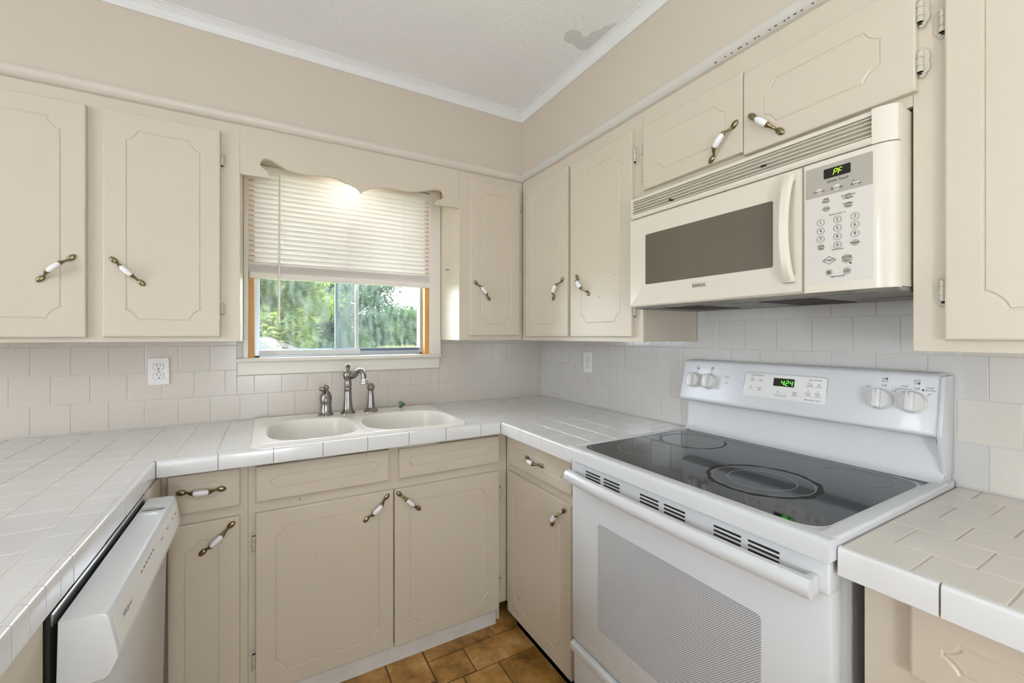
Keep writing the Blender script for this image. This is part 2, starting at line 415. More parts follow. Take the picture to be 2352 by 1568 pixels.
def pull(door, F, u, v, w, ang):
    """brass pull with a ceramic grip, lying at ang degrees on a door front"""
    M = F @ Matrix.Translation((u, v, w)) @ Matrix.Rotation(R(ang), 4, 'Z')
    for s in (-1, 1):
        b = new()
        ball(b, (s * .0525, 0, .0034), .0145, .0088, .0055, 14, 8)
        tube(b, [(s * .044, 0, .003), (s * .037, 0, .0085), (s * .030, 0, .0170), (s * .0245, 0, .0225), (s * .0200, 0, .0240)], [.0042, .0036, .0046, .0062, .0074], 10)
        tube(b, [(s * .0212, 0, .0240), (s * .0190, 0, .0245)], [.0080, .0080], 12)
        obj('pull_bracket', T(b, M), 'brass', door, True)
    c = new()
    tube(c, [(x, 0, .0245 + .0010 * (1 - (x / .02) ** 2)) for x in (-.0200, -.015, -.010, -.005, 0, .005, .010, .015, .0200)], [.0066, .0080, .0088, .0092, .0094, .0092, .0088, .0080, .0066], 14)
    obj('ceramic_grip', T(c, M), 'ceramic', door, True)
def hinge(door, F, u, v, w, side, h=.055, label=None):
    """painted surface hinge with scalloped tips; side = +1 when the leaf lies to the right of the barrel"""
    b = new()
    pts = [(0, -.030), (.007, -.036), (.012, -.032), (.013, -.026), (.018, -.022), (.020, -.010), (.018, 0), (.020, .010), (.018, .022), (.013, .026), (.012, .032), (.007, .036), (0, .030)]
    k = h / .055; uc = u + side * .0035
    prism(b, [(u + side * p[0] * k, v + p[1] * k) for p in pts], w, w + .0026, r=.0006, seg=1)
    for s in (-1, 1): tube(b, [(u + side * .009 * k, v + s * .028 * k, w + .0024), (u + side * .009 * k, v + s * .028 * k, w + .0042)], .0030 * k, 8)
    for (a, c_) in ((-.0225, -.0105), (-.0085, .0085), (.0105, .0225)): tube(b, [(uc, v + a * k, w + .0062), (uc, v + c_ * k, w + .0062)], .0062, 10)
    tube(b, [(uc, v - .0225 * k, w + .0062), (uc, v + .0225 * k, w + .0062)], .0050, 8)
    o = obj('hinge', T(b, F), 'hinge', door, True)
    b = new(); box(b, min(u - side * .0022, u + side * .0012), max(u - side * .0022, u + side * .0012), v - .0215 * k, v + .0215 * k, w - .001, w + .0030)
    box(b, min(u, u + side * .006), max(u, u + side * .006), v - .0275 * k, v - .0235 * k, w + .0005, w + .0032)
    obj('hinge_shade', T(b, F), 'darkgap', door)  # dark boxes paint in the shade of the crevices by the barrel
    return o

# tiles: alike pieces share mesh data
TILE = {}
def tile_mesh(w, h, t=.005, m='tile'):
    w = round(w, 3); h = round(h, 3); k = (w, h, t, m)
    if k in TILE: return TILE[k]
    c = .0013
    V = []
    for i, z in ((0, -t), (0, -c), (c * .35, -c * .3), (c, 0)):
        V += [(-w / 2 + i, -h / 2 + i, z), (w / 2 - i, -h / 2 + i, z), (w / 2 - i, h / 2 - i, z), (-w / 2 + i, h / 2 - i, z)]
    Fc = []
    for L_ in range(3):
        for i in range(4): Fc.append((L_ * 4 + i, L_ * 4 + (i + 1) % 4, L_ * 4 + 4 + (i + 1) % 4, L_ * 4 + 4 + i))
    Fc.append((12, 13, 14, 15))
    me = bpy.data.meshes.new('tile'); me.from_pydata(V, [], Fc); me.materials.append(MATS[m]); me.update()
    TILE[k] = me; return me
def tile(parent, loc, rot, w, h, t=.005, m='tile', name='tile'):
    o = bpy.data.objects.new(name, tile_mesh(w, h, t, m)); col.objects.link(o)
    o.parent = parent; o.location = Vector(loc) - WL[parent.name]
    e = (random.uniform(-.0016, .0016), random.uniform(-.0016, .0016))
    o.rotation_euler = (rot @ Matrix.Rotation(e[0], 4, 'X') @ Matrix.Rotation(e[1], 4, 'Y')).to_euler()
    return o

# ------------------------------------------------------------------ the setting
CZ = 2.51
def struct(name, bm, m, parent=None, smooth=False):
    return obj(name, bm, m, parent, smooth, kind='structure')
WX0, WX1, WZ0, WZ1 = -1.596, -.741, 1.200, 2.092      # window opening
WF = .0018                                             # wall face sits a hair behind the tile faces
b = new(); box(b, -5.3, WX0, WF, .15, 0, CZ); box(b, WX1, .15, WF, .15, 0, CZ); box(b, WX0, WX1, WF, .15, 0, WZ0); box(b, WX0, WX1, WF, .15, WZ1, CZ)
wall_back = struct('wall_back', b, 'grout_wall')
b = new(); box(b, WF, .15, -4.4, WF, 0, CZ); wall_right = struct('wall_right', b, 'grout_wall')
b = new(); box(b, -5.45, -5.3, -4.4, -2.75, 0, CZ); box(b, -5.45, -5.3, -1.65, .15, 0, CZ); box(b, -5.45, -5.3, -2.75, -1.65, 2.08, CZ); struct('wall_left', b, 'plainwall')
b = new(); box(b, -5.42, -5.34, -2.75, -1.65, 2.02, 2.08); box(b, -5.42, -5.34, -2.75, -1.65, 0, .06); box(b, -5.42, -5.34, -2.75, -2.68, .06, 2.02); box(b, -5.42, -5.34, -1.72, -1.65, .06, 2.02)
pdoor = struct('daylight_door', b, 'alu_white')  # unseen glass door, added to let daylight in from the left
for (y0, y1) in ((-2.68, -1.72),): b = new(); box(b, -5.383, -5.377, y0, y1, .06, 2.02); obj('pane', b, 'pane', pdoor)
b = new(); box(b, -5.45, .15, -4.55, -4.4, 0, CZ); struct('wall_rear', b, 'plainwall')
b = new(); box(b, -5.45, .15, -4.55, .15, CZ, CZ + .12); struct('ceiling', b, 'ceiling')
b = new(); box(b, -5.45, .15, -4.55, .15, -.1, -.004); floor = struct('floor', b, 'floor_base')
SB, SR = .283, .307
XE = -2.53
b = new(); box(b, XE, -SR, -SB, -.001, 2.14, CZ); struct('wall_soffit_back', b, 'wall')
b = new(); box(b, -SR, -.001, -2.9, -.001, 2.14, CZ); struct('wall_soffit_right', b, 'wall')

# crown moulding and the picture rail over the cabinets
crown = [(0, 0), (.006, 0), (.010, .006), (.013, .010), (.020, .022), (.030, .031), (.034, .033), (.034, .037), (.040, .038), (.040, .043), (0, .043)]
b = new(); prism(b, [(SB + p[0], 2.4676 + p[1]) for p in crown], XE, -SR + .0, 'u'); struct('trim_1', T(b, FB), 'crown')
b = new(); prism(b, [(SR + p[0], 2.4676 + p[1]) for p in crown], SB, 2.9, 'u'); struct('trim_2', T(b, FR), 'crown')
rail = [(0, 0), (.006, 0), (.010, .002), (.018, .010), (.022, .018), (.022, .026), (.018, .034), (.010, .038), (.006, .0395), (0, .0395)]
b = new(); prism(b, [(SB + p[0], 2.1425 + p[1]) for p in rail], XE, -SR, 'u'); struct('trim_3', T(b, FB), 'trim', smooth=True)
b = new(); prism(b, [(SR + p[0], 2.1425 + p[1]) for p in rail], SB, 2.9, 'u'); t4 = struct('trim_4', T(b, FR), 'trim_nailed', smooth=True)
b = new()
for i, u in enumerate([1.453, 1.4853, 1.5054, 1.5277, 1.5346, 1.5516, 1.5756, 1.5858, 1.6159, 1.6318, 1.655, 1.6652, 1.6811, 1.6967, 1.7228, 1.7387]):
    ball(b, (u, 2.1470 + .0008 * math.sin(i * 2.3), SR + .0133), .0032 + .0014 * (i % 3 == 0), .0016, .0016, 8, 6)
obj('nail_holes', T(b, FR), 'rust', t4, kind='stuff')

# floor: flagstone pieces
pieces = [(-.963, -.657, -.630, -.50), (-.657, -.50, -.626, -.44), (-.963, -.812, -.766, -.633), (-.811, -.50, -.770, -.630), (-1.113, -.965, -.735, -.56),
          (-.867, -.717, -.92, -.772), (-.715, -.50, -1.00, -.772), (-1.40, -1.115, -.70, -.50), (-.965, -.869, -.92, -.768)]
G = .0765
occ = set()
def cells(x0, x1, y0, y1):
    return [(i, j) for i in range(int(math.floor((x0 + 2) / G + .3)), int(math.floor((x1 + 2) / G + .7))) for j in range(int(math.floor((y0 + 4) / G + .3)), int(math.floor((y1 + 4) / G + .7)))]
for p in pieces: occ.update(cells(*p))
for j in range(int(3.55 / G), 8, -1):
    for i in range(0, int(1.55 / G)):
        if (i, j) in occ: continue
        for (a, c) in random.sample([(4, 4), (2, 2), (4, 2), (2, 4), (3, 3), (3, 2)], 6) + [(2, 1), (1, 2), (1, 1)]:
            cc = [(i + x, j - y) for x in range(a) for y in range(c)]
            if not any(q in occ for q in cc) and i + a <= int(1.55 / G) + 1: break
        occ.update(cc); pieces.append((-2 + i * G, -2 + (i + a) * G, -4 + (j + 1 - c) * G, -4 + (j + 1) * G))
for (x0, x1, y0, y1) in pieces:
    tile(floor, ((x0 + x1) / 2, (y0 + y1) / 2, 0), Matrix.Identity(4), x1 - x0 - .004, y1 - y0 - .004, .004, 'floor_stone', 'flagstone')

# backsplash tiles
P = .1106; J = .0017
TB = FB.to_3x3().to_4x4(); TR = FR.to_3x3().to_4x4()
def splash(parent, F, rot, rows, u_lo, u_hi, joints_of, holes, m='tile'):
    for ri, (v0, v1) in enumerate(rows):
        for (a, c) in joints_of(ri):
            a, c = max(a, u_lo), min(c, u_hi)
            if c - a < .012: continue
            rects = [(a, c, v0, v1)]
            for (h0, h1, g0, g1) in holes:
                out = []
                for (x0, x1, y0, y1) in rects:
                    if x1 <= h0 or x0 >= h1 or y1 <= g0 or y0 >= g1: out.append((x0, x1, y0, y1)); continue
                    if x0 < h0: out.append((x0, h0, y0, y1))
                    if x1 > h1: out.append((h1, x1, y0, y1))
                    if y0 < g0: out.append((max(x0, h0), min(x1, h1), y0, g0))
                    if y1 > g1: out.append((max(x0, h0), min(x1, h1), g1, y1))
                rects = out
            for (x0, x1, y0, y1) in rects:
                if x1 - x0 < .010 or y1 - y0 < .010: continue
                p = F @ Vector(((x0 + x1) / 2, (y0 + y1) / 2, 0))
                tile(parent, p, rot, x1 - x0 - J, y1 - y0 - J, .005, 'tile_beige' if (m == 'tile_wall2' and x0 > 1.88) else m)
def jb(ri):
    off = 0 if ri in (0, 2) else P / 2
    L_ = [-1.184 + off - P * k for k in range(-3, 12)]; L_ = sorted(x for x in L_ if -2.53 < x < -.88)
    Rr = sorted([-.348 - off + P - P * k for k in range(-3, 7)])
    xs = [-2.53] + L_ + [x for x in Rr if x > L_[-1] + .02 and x < 0] + [-.001]
    return list(zip(xs, xs[1:]))
rowsB = [(.927, 1.0402), (1.0402, 1.1513), (1.1513, 1.2623), (1.2623, 1.300)]
splash(wall_back, FB, TB, rowsB, -2.53, -.001, jb, [(-1.638, -.683, 1.125, 1.31), (-1.613, -.680, 1.2, 1.35)], 'tile_wall')
def jr(ri):
    off = 0 if ri in (0, 2, 4) else P / 2
    xs = [.001] + sorted(.742 - off + P * k for k in range(-7, 18) if .02 < .742 - off + P * k < 2.6) + [2.62]
    return list(zip(xs, xs[1:]))
rowsR = [(.927, 1.0390), (1.0390, 1.1470), (1.1470, 1.2555), (1.2555, 1.3630), (1.3630, 1.43)]
splash(wall_right, FR, TR, rowsR, .001, 2.62, jr, [(0, 1.1486, 1.30, 1.5), (1.912, 2.7, 1.29, 1.5)], 'tile_wall2')

# ------------------------------------------------------------------ window
win = obj('window_1', box(new(), WX0, WX1, .045, .105, 2.060, WZ1), 'alu', kind='structure')
b = new(); box(b, WX0 + .001, -1.570, -.002, .105, WZ0 + .004, 2.06, .002); obj('jamb', b, 'pine', win)
b = new(); box(b, -.766, WX1 - .001, -.002, .105, WZ0 + .004, 2.06, .002); obj('jamb', b, 'pine', win)
b = new(); box(b, -1.6125, -1.594, -.022, .001, 1.2, 2.10, .002); obj('casing', b, 'trim_white', win)
b = new(); box(b, -.7425, -.6815, -.022, .001, 1.2, 2.10, .002); obj('casing', b, 'trim_white', win)
b = new(); box(b, -1.6125, -.6815, -.020, .001, 2.092, 2.139, .002); obj('casing', b, 'trim_white', win)
b = new(); box(b, -1.644, -.681, -.038, .150, 1.1855, 1.2045, .006, 3); obj('window_sill', b, 'trim_white', win, True)
b = new(); box(b, -1.636, -.684, -.014, .002, 1.127, 1.186, .003); obj('apron', b, 'trim_white', win)
b = new(); box(b, -1.570, -1.552, .05, .105, 1.204, 2.06); obj('window_frame', b, 'alu', win)
b = new(); box(b, -.778, -.766, .05, .105, 1.204, 2.06); obj('window_frame', b, 'alu', win)
b = new(); box(b, -1.570, -.766, .075, .105, 1.204, 1.226); box(b, -1.570, -.766, .050, .075, 1.204, 1.211); obj('track', b, 'alu', win)
b = new(); box(b, -1.555, -1.098, .050, .066, 1.211, 1.236, .002); box(b, -1.122, -1.106, .048, .068, 1.211, 2.06, .002); obj('sliding_sash', b, 'alu_white', win)
b = new(); box(b, -1.212, -.775, .080, .100, 1.226, 1.240, .002); box(b, -1.216, -1.200, .080, .100, 1.226, 2.06, .002); box(b, -1.552, -1.212, .080, .100, 1.226, 1.240, .002); obj('fixed_sash', b, 'alu_dark', win)
b = new(); box(b, -1.552, -1.122, .056, .059, 1.236, 2.06); obj('pane', b, 'pane', win)
b = new(); box(b, -1.200, -.778, .088, .091, 1.240, 2.06); obj('pane', b, 'pane', win)

# blind
BY = -.004
bl = thing('window_blind', (-1.16, BY, 1.572), 'cream horizontal slat blind pulled halfway down over the kitchen window', 'blind')
b = new(); box(b, -1.590, -.737, -.022, .010, 2.050, 2.084, .003); obj('headrail', b, 'rail', bl, True)
b = new(); box(b, -1.5915, -.7315, -.018, .010, 1.568, 1.598, .006, 3); obj('bottom_rail', b, 'rail', bl, True)
z = 2.044; slat_me = None; zs = []
while z > 1.628: zs.append((z, R(-70))); z -= .0228
for k in range(5): zs.append((1.620 - k * .0050, R(-70)))
t = new(); n = 6; half = .0132
rowv = [[t.verts.new((x, -half + 2 * half * i / n, .0022 * (1 - (2 * i / n - 1) ** 2) + dz)) for i in range(n + 1)] for dz in (0,) for x in (-.4335, .4335)]
rowb = [[t.verts.new((v.co.x, v.co.y, v.co.z - .0005)) for v in r_] for r_ in rowv]
for i in range(n):
    t.faces.new((rowv[0][i], rowv[1][i], rowv[1][i + 1], rowv[0][i + 1])); t.faces.new((rowb[0][i], rowb[0][i + 1], rowb[1][i + 1], rowb[1][i]))
for k in (0, 1):
    for i in range(n): t.faces.new((rowv[k][i], rowv[k][i + 1], rowb[k][i + 1], rowb[k][i]))
for i in (0, n): t.faces.new((rowv[0][i], rowb[0][i], rowb[1][i], rowv[1][i]))
bmesh.ops.recalc_face_normals(t, faces=t.faces)
slat_me = bpy.data.meshes.new('slat'); t.to_mesh(slat_me); t.free(); slat_me.materials.append(MATS['slat'])
slat_me.polygons.foreach_set('use_smooth', [True] * len(slat_me.polygons)); slat_me.set_sharp_from_angle(angle=R(30))
for (z, a) in zs:
    o = bpy.data.objects.new('slat', slat_me); col.objects.link(o); o.parent = bl
    o.location = Vector((-1.1615, BY - .001, z)) - WL[bl.name]; o.rotation_euler = (a, random.uniform(-.0012, .0012), 0)
for x in (-1.448, -1.165, -.882):
    b = new(); tube(b, [(x, BY - .0125, 2.05), (x, BY - .0125, 1.585)], .0008, 6); obj('cord', b, 'ceramic', bl)
    b = new(); box(b, x - .010, x + .010, -.0205, -.0160, 1.572, 1.592, .003); obj('cord_clip', b, 'plastic_white', bl)
b = new(); tube(b, [(-1.4686, -.028, 2.052), (-1.471, -.030, 1.72), (-1.4739, -.030, 1.372)], .0042, 8); tube(b, [(-1.4739, -.030, 1.372), (-1.4739, -.030, 1.357)], [.0042, .003], 8); obj('tilt_wand', b, 'rail', bl, True)

# valance board with scalloped lower edge
prof = [(-1.613, 1.946), (-1.512, 1.947), (-1.513, 1.958), (-1.517, 1.970), (-1.529, 1.979), (-1.540, 1.987), (-1.5455, 1.998), (-1.5435, 2.010), (-1.536, 2.020), (-1.525, 2.025), (-1.512, 2.0245), (-1.4985, 2.0195),
        (-1.480, 2.010), (-1.4607, 2.000), (-1.435, 1.993), (-1.4052, 1.989), (-1.376, 1.9885), (-1.3479, 1.9905), (-1.312, 1.995), (-1.2767, 1.996), (-1.248, 1.991), (-1.2215, 1.983), (-1.198, 1.976), (-1.1774, 1.9675), (-1.163, 1.957), (-1.153, 1.947),
        (-1.143, 1.957), (-1.1323, 1.9655), (-1.103, 1.979), (-1.0726, 1.986), (-1.031, 1.992), (-.9902, 1.9935), (-.955, 1.992), (-.9188, 1.9935), (-.882, 2.001), (-.8448, 2.0115), (-.812, 2.022), (-.7837, 2.0255), (-.768, 2.022), (-.7587, 2.011), (-.7575, 1.997),
        (-.7642, 1.985), (-.778, 1.977), (-.7953, 1.972), (-.802, 1.966), (-.803, 1.959), (-.799, 1.952), (-.791, 1.948), (-.681, 1.9505)]
b = new(); prism(b, prof + [(-.681, 2.1395), (-1.613, 2.1395)], SB - .019, SB)
va = obj('window_valance', T(b, FB), 'paint'); setp(va, 'cream scalloped wooden valance board spanning above the window', 'valance')

# bulb
lb = thing('light_bulb', (-1.174, -.14, 2.139), 'round lit bare bulb hanging behind the scalloped valance', 'light bulb')
b = new(); lathe(b, [(0, 2.139), (.048, 2.139), (.048, 2.130), (.030, 2.118), (.026, 2.080), (.022, 2.055), (.018, 2.050)], 24, Matrix.Translation((-1.174, -.14, 0))); obj('lamp_holder', b, 'socket', lb, True)
b = new()
lathe(b, [(.014, 2.052), (.016, 2.034)] + [(.036 * math.cos(R(a)), 1.992 + .036 * math.sin(R(a))) for a in range(62, -91, -8)] + [(0, 1.956)], 24, Matrix.Translation((-1.174, -.14, 0))); obj('globe', b, 'bulb', lb, True)

# ------------------------------------------------------------------ wall cabinets
DW = .018
def cabinet(name, base, label): return thing(name, base, label, 'cabinet')
def fr_frame(c, F, u0, u1, v0, v1, w): b = new(); box(b, u0, u1, v0, v1, w - .019, w, .001, 1); obj('face_frame', T(b, F), 'paint', c)
def carc(c, F, u0, u1, v0, v1, w, w0=.002): b = new(); box(b, u0, u1, v0, v1, w0, w - .019); obj('body', T(b, F), 'paint', c)
def door(c, F, u0, u1, v0, v1, w, g, name='door', cut=(.032, .036)):
    b = new(); slab(b, u0, u1, v0, v1, w, w + DW, g, cut); return obj(name, T(b, F), 'paint', c)

c = cabinet('wall_cabinet', (-2.07, -.14, 1.283), 'cream two-door wall cabinet left of the window above the outlet')
carc(c, FB, XE, -1.6135, 1.283, 2.1395, SB); fr_frame(c, FB, XE, -1.613, 1.283, 2.1395, SB)
d = door(c, FB, -2.395, -2.055, 1.300, 2.093, SB, (-2.33, -2.1165, 1.364, 2.031)); pull(d, FB, -2.126, 1.5295, SB + DW, 46)
d = door(c, FB, -2.0125, -1.676, 1.302, 2.095, SB, (-1.949, -1.7388, 1.364, 2.032)); pull(d, FB, -1.946, 1.5315, SB + DW, -45)
hinge(d, FB, -1.674, 1.985, SB, 1, .05); hinge(d, FB, -1.674, 1.408, SB, 1, .042)

c = cabinet('wall_cabinet', (-.34, -.14, 1.283), 'narrow cream wall cabinet between the window and the room corner')
carc(c, FB, -.6795, -.001, 1.283, 2.1395, SB); fr_frame(c, FB, -.680, -SR - .001, 1.283, 2.1395, SB)
d = door(c, FB, -.6255, -.3333, 1.307, 2.100, SB, (-.568, -.389, 1.369, 2.039)); pull(d, FB, -.561, 1.5375, SB + DW, -46)
for v in (1.996, 1.412): hinge(d, FB, -.331, v, SB + .003, 1, .036)
b = new(); tube(b, [(-.6805, -.15, 1.655), (-.694, -.15, 1.655)], [.002, .002], 8); tube(b, [(-.694, -.15, 1.655), (-.696, -.15, 1.655)], [.005, .005], 8); obj('nail', b, 'steel', c)

c = cabinet('wall_cabinet', (-.15, -.716, 1.283), 'cream two-door wall cabinet between the corner and the microwave')
carc(c, FR, SB + .001, 1.1486, 1.283, 2.1395, SR); fr_frame(c, FR, SB + .001, 1.1486, 1.281, 2.1395, SR)
d = door(c, FR, .345, .7095, 1.302, 2.085, SR, (.408, .643, 1.365, 2.022)); pull(d, FR, .640, 1.5265, SR + DW, 49)
for v in (1.996, 1.412): hinge(d, FR, .343, v, SR + .003, -1, .036)
d = door(c, FR, .7300, 1.1080, 1.301, 2.080, SR, (.811, 1.047, 1.361, 2.018)); pull(d, FR, .8215, 1.5265, SR + DW, -47)
hinge(d, FR, 1.110, 1.985, SR, 1, .055); hinge(d, FR, 1.110, 1.404, SR, 1, .055)

c = cabinet('wall_cabinet', (-.15, -1.53, 1.802), 'short cream two-door cabinet directly above the microwave')
carc(c, FR, 1.1490, 1.9115, 1.806, 2.1395, SR); fr_frame(c, FR, 1.1490, 1.9115, 1.802, 2.1395, SR)
d = door(c, FR, 1.1620, 1.5410, 1.838, 2.071, SR, (1.217, 1.484, 1.889, 2.010), cut=(.033, .031)); pull(d, FR, 1.482, 1.888, SR + DW, 46)
hinge(d, FR, 1.1600, 1.995, SR, -1, .050); hinge(d, FR, 1.1600, 1.895, SR, -1, .045)
d = door(c, FR, 1.5430, 1.9215, 1.827, 2.064, SR, (1.601, 1.859, 1.887, 2.003), cut=(.031, .031)); pull(d, FR, 1.6095, 1.8895, SR + DW, -44)
hinge(d, FR, 1.9235, 1.990, SR + .006, 1, .050); hinge(d, FR, 1.9235, 1.884, SR + .006, 1, .050)

c = cabinet('wall_cabinet', (-.15, -2.30, 1.272), 'tall cream wall cabinet to the right of the microwave above the small counter')
carc(c, FR, 1.9125, 2.80, 1.272, 2.1395, SR); fr_frame(c, FR, 1.9120, 2.80, 1.272, 2.1395, SR)
d = door(c, FR, 1.9655, 2.365, 1.2965, 2.064, SR, (2.021, 2.310, 1.355, 2.005)); pull(d, FR, 2.30, 1.52, SR + DW, 46)
hinge(d, FR, 1.9635, 1.952, SR, -1, .052); hinge(d, FR, 1.9635, 1.398, SR, -1, .052)
d = door(c, FR, 2.385, 2.78, 1.2965, 2.064, SR, (2.44, 2.725, 1.355, 2.005)); pull(d, FR, 2.45, 1.52, SR + DW, -46)

# ------------------------------------------------------------------ base cabinets
BD = .562
TOP = .8725
def base_body(c, F, u0, u1, hollow=False):
    b = new()
    if hollow:
        box(b, u0, u0 + .016, .0, TOP, .003, BD - .02); box(b, u1 - .016, u1, .0, TOP, .003, BD - .02); box(b, u0, u1, .09, .105, .003, BD - .02); box(b, u0, u1, .105, .70, .003, .010)
    else: box(b, u0, u1, .0, TOP, .003, BD - .02)
    obj('body', T(b, F), 'paint', c)
def base_frame(c, F, u0, u1, v0=.085): b = new(); box(b, u0, u1, v0, TOP, BD - .020, BD, .001, 1); obj('face_frame', T(b, F), 'paint', c)

c = cabinet('base_cabinet', (-1.69, -.29, 0), 'narrow cream base cabinet with one drawer between dishwasher and sink')
base_body(c, FB, -1.806, -1.577); base_frame(c, FB, -1.830, -1.5765)
d = door(c, FB, -1.792, -1.5990, .734, .8600, BD, (-1.752, -1.652, .778, .824), 'drawer', cut=(.016, .014)); pull(d, FB, -1.7035, .803, BD + DW, -3)
d = door(c, FB, -1.792, -1.5995, .070, .6985, BD, (-1.7493, -1.6600, .131, .640), cut=(.033, .034)); pull(d, FB, -1.662, .6395, BD + DW, 43)
b = new(); box(b, -1.806, -1.577, 0, .084, BD - .03, BD - .004, .001); obj('kick_board', T(b, FB), 'kick', c)

c = cabinet('base_cabinet', (-1.08, -.29, 0), 'wide cream two-door sink base cabinet under the white sink')
base_body(c, FB, -1.576, -.590, True); base_frame(c, FB, -1.576, -BD - .0005)
d = door(c, FB, -1.5535, -1.1025, .7335, .8560, BD, (-1.510, -1.143, .775, .816), 'drawer', cut=(.016, .015))
d = door(c, FB, -1.0620, -.6090, .7335, .8530, BD, (-1.018, -.656, .777, .815), 'drawer', cut=(.012, .012))
d = door(c, FB, -1.5540, -1.0850, .0700, .6955, BD, (-1.4930, -1.1430, .131, .636)); pull(d, FB, -1.151, .637, BD + DW, 43)
for v in (.593, .187): hinge(d, FB, -1.556, v, BD, -1, .060)
d = door(c, FB, -1.0805, -.6085, .0675, .6940, BD, (-1.0190, -.6660, .129, .633)); pull(d, FB, -1.0245, .639, BD + DW, -43)
for v in (.592, .182): hinge(d, FB, -.6065, v, BD + .002, 1, .055)
b = new(); box(b, -1.576, -.620, 0, .078, BD - .020, BD + .005, .001); obj('kick_board', T(b, FB), 'kick', c)

c = cabinet('base_cabinet', (-.29, -.86, 0), 'cream one-drawer base cabinet between the corner and the range')
base_body(c, FR, BD + .06, 1.128); base_frame(c, FR, BD + .0005, 1.128)
d = door(c, FR, .6005, 1.0660, .7330, .8560, BD, (.6430, 1.0235, .777, .818), 'drawer', cut=(.018, .016)); pull(d, FR, .830, .796, BD + DW, -3)
d = door(c, FR, .6005, 1.0650, .0690, .6975, BD, (.6590, 1.0000, .129, .634)); pull(d, FR, .992, .632, BD + DW, 46)
for v in (.592, .182): hinge(d, FR, .5985, v, BD + .002, -1, .055)
b = new(); box(b, .62, 1.128, 0, .084, BD - .05, BD - .02, .001); obj('kick_board', T(b, FR), 'kick', c)

c = cabinet('base_cabinet', (-.29, -2.35, 0), 'cream base cabinet with wide drawer to the right of the range')
base_body(c, FR, 1.925, 2.80); base_frame(c, FR, 1.921, 2.80)
d = door(c, FR, 1.990, 2.42, .7330, .8560, BD, (2.032, 2.378, .775, .818), 'drawer', cut=(.020, .018)); pull(d, FR, 2.190, .800, BD + DW, -3)
d = door(c, FR, 1.990, 2.42, .0690, .6975, BD, (2.05, 2.36, .129, .634)); pull(d, FR, 2.06, .63, BD + DW, -45)
d = door(c, FR, 2.45, 2.78, .0690, .8560, BD, (2.51, 2.72, .129, .79)); pull(d, FR, 2.52, .74, BD + DW, -45)
b = new(); box(b, 1.925, 2.80, 0, .084, BD - .05, BD - .02, .001); obj('kick_board', T(b, FR), 'kick', c)

PX = -1.818          # peninsula cabinet front plane
c = cabinet('base_cabinet', (-2.12, -1.80, 0), 'cream peninsula base cabinet nearest the camera beside the dishwasher')
b = new(); box(b, -2.40, PX - .02, -2.26, -1.352, 0, TOP); obj('body', b, 'paint', c)
b = new(); box(b, PX - .02, PX, -2.26, -1.352, .085, TOP, .001, 1); obj('face_frame', b, 'paint', c)
b = new(); slab(b, -2.20, -1.560, .069, .856, PX, PX + DW, (-2.14, -1.62, .129, .79)); d = obj('door', T(b, FL), 'paint', c); pull(d, FL, -2.10, .74, PX + DW, -45)
b = new(); box(b, -2.42, -2.40, -2.26, -.02, 0, TOP); obj('back_panel', b, 'paint', c)

# ------------------------------------------------------------------ countertops
CD = .627; CT = .925
SX0, SX1, SY0, SY1 = -1.572, -.768, -.607, -.050      # sink outline
ct = thing('countertop', (-1.2, -.31, TOP), 'white tiled U-shaped countertop running around the sink and left peninsula', 'countertop')
b = new()
GZ = CT - .0016
IN = CD - .013
box(b, -2.46, -1.82, -2.28, -.002, TOP + .0008, GZ); box(b, -1.82, SX0 + .02, -IN, -.002, TOP + .0008, GZ); box(b, SX1 - .02, -.002, -IN, -.002, TOP + .0008, GZ)
box(b, SX0 + .02, SX1 - .02, -IN, SY0 + .006, TOP + .0008, GZ); box(b, SX0 + .02, SX1 - .02, SY1 - .02, -.002, TOP + .0008, GZ); box(b, -IN, -.002, -1.130, -IN, TOP + .0008, GZ)
obj('slab', b, 'grout', ct)
I4 = Matrix.Identity(4)
JC = .0024
def ctile(parent, x0, x1, y0, y1, m='tile'):
    rects = [(x0, x1, y0, y1)]
    h0, h1, g0, g1 = SX0 + .004, SX1 - .004, SY0 + .004, SY1 - .004
    if not (x1 <= h0 or x0 >= h1 or y1 <= g0 or y0 >= g1):
        rects = []
        if x0 < h0: rects.append((x0, h0, y0, y1))
        if x1 > h1: rects.append((h1, x1, y0, y1))
        if y0 < g0: rects.append((max(x0, h0), min(x1, h1), y0, g0))
        if y1 > g1: rects.append((max(x0, h0), min(x1, h1), g1, y1))
    for (a, c_, e, f) in rects:
        if c_ - a < .007 or f - e < .007: continue
        tile(parent, ((a + c_) / 2, (e + f) / 2, CT), I4, c_ - a - JC, f - e - JC, .005, m)
XF = -1.811 - .013
Lx = [-2.455, -2.335, -2.2225, -2.110, -1.998, -1.886, -1.774, -1.662, -1.550]
Rx = [-.848, -.735, -.622, -.510, -.3965, -.284, -.171, -.058, -.003]
Mx = [-1.550, -1.4375, -1.325, -1.2125, -1.10, -.9875, -.848]
cols = list(zip(Lx, Lx[1:])) + list(zip(Mx, Mx[1:])) + list(zip(Rx, Rx[1:]))
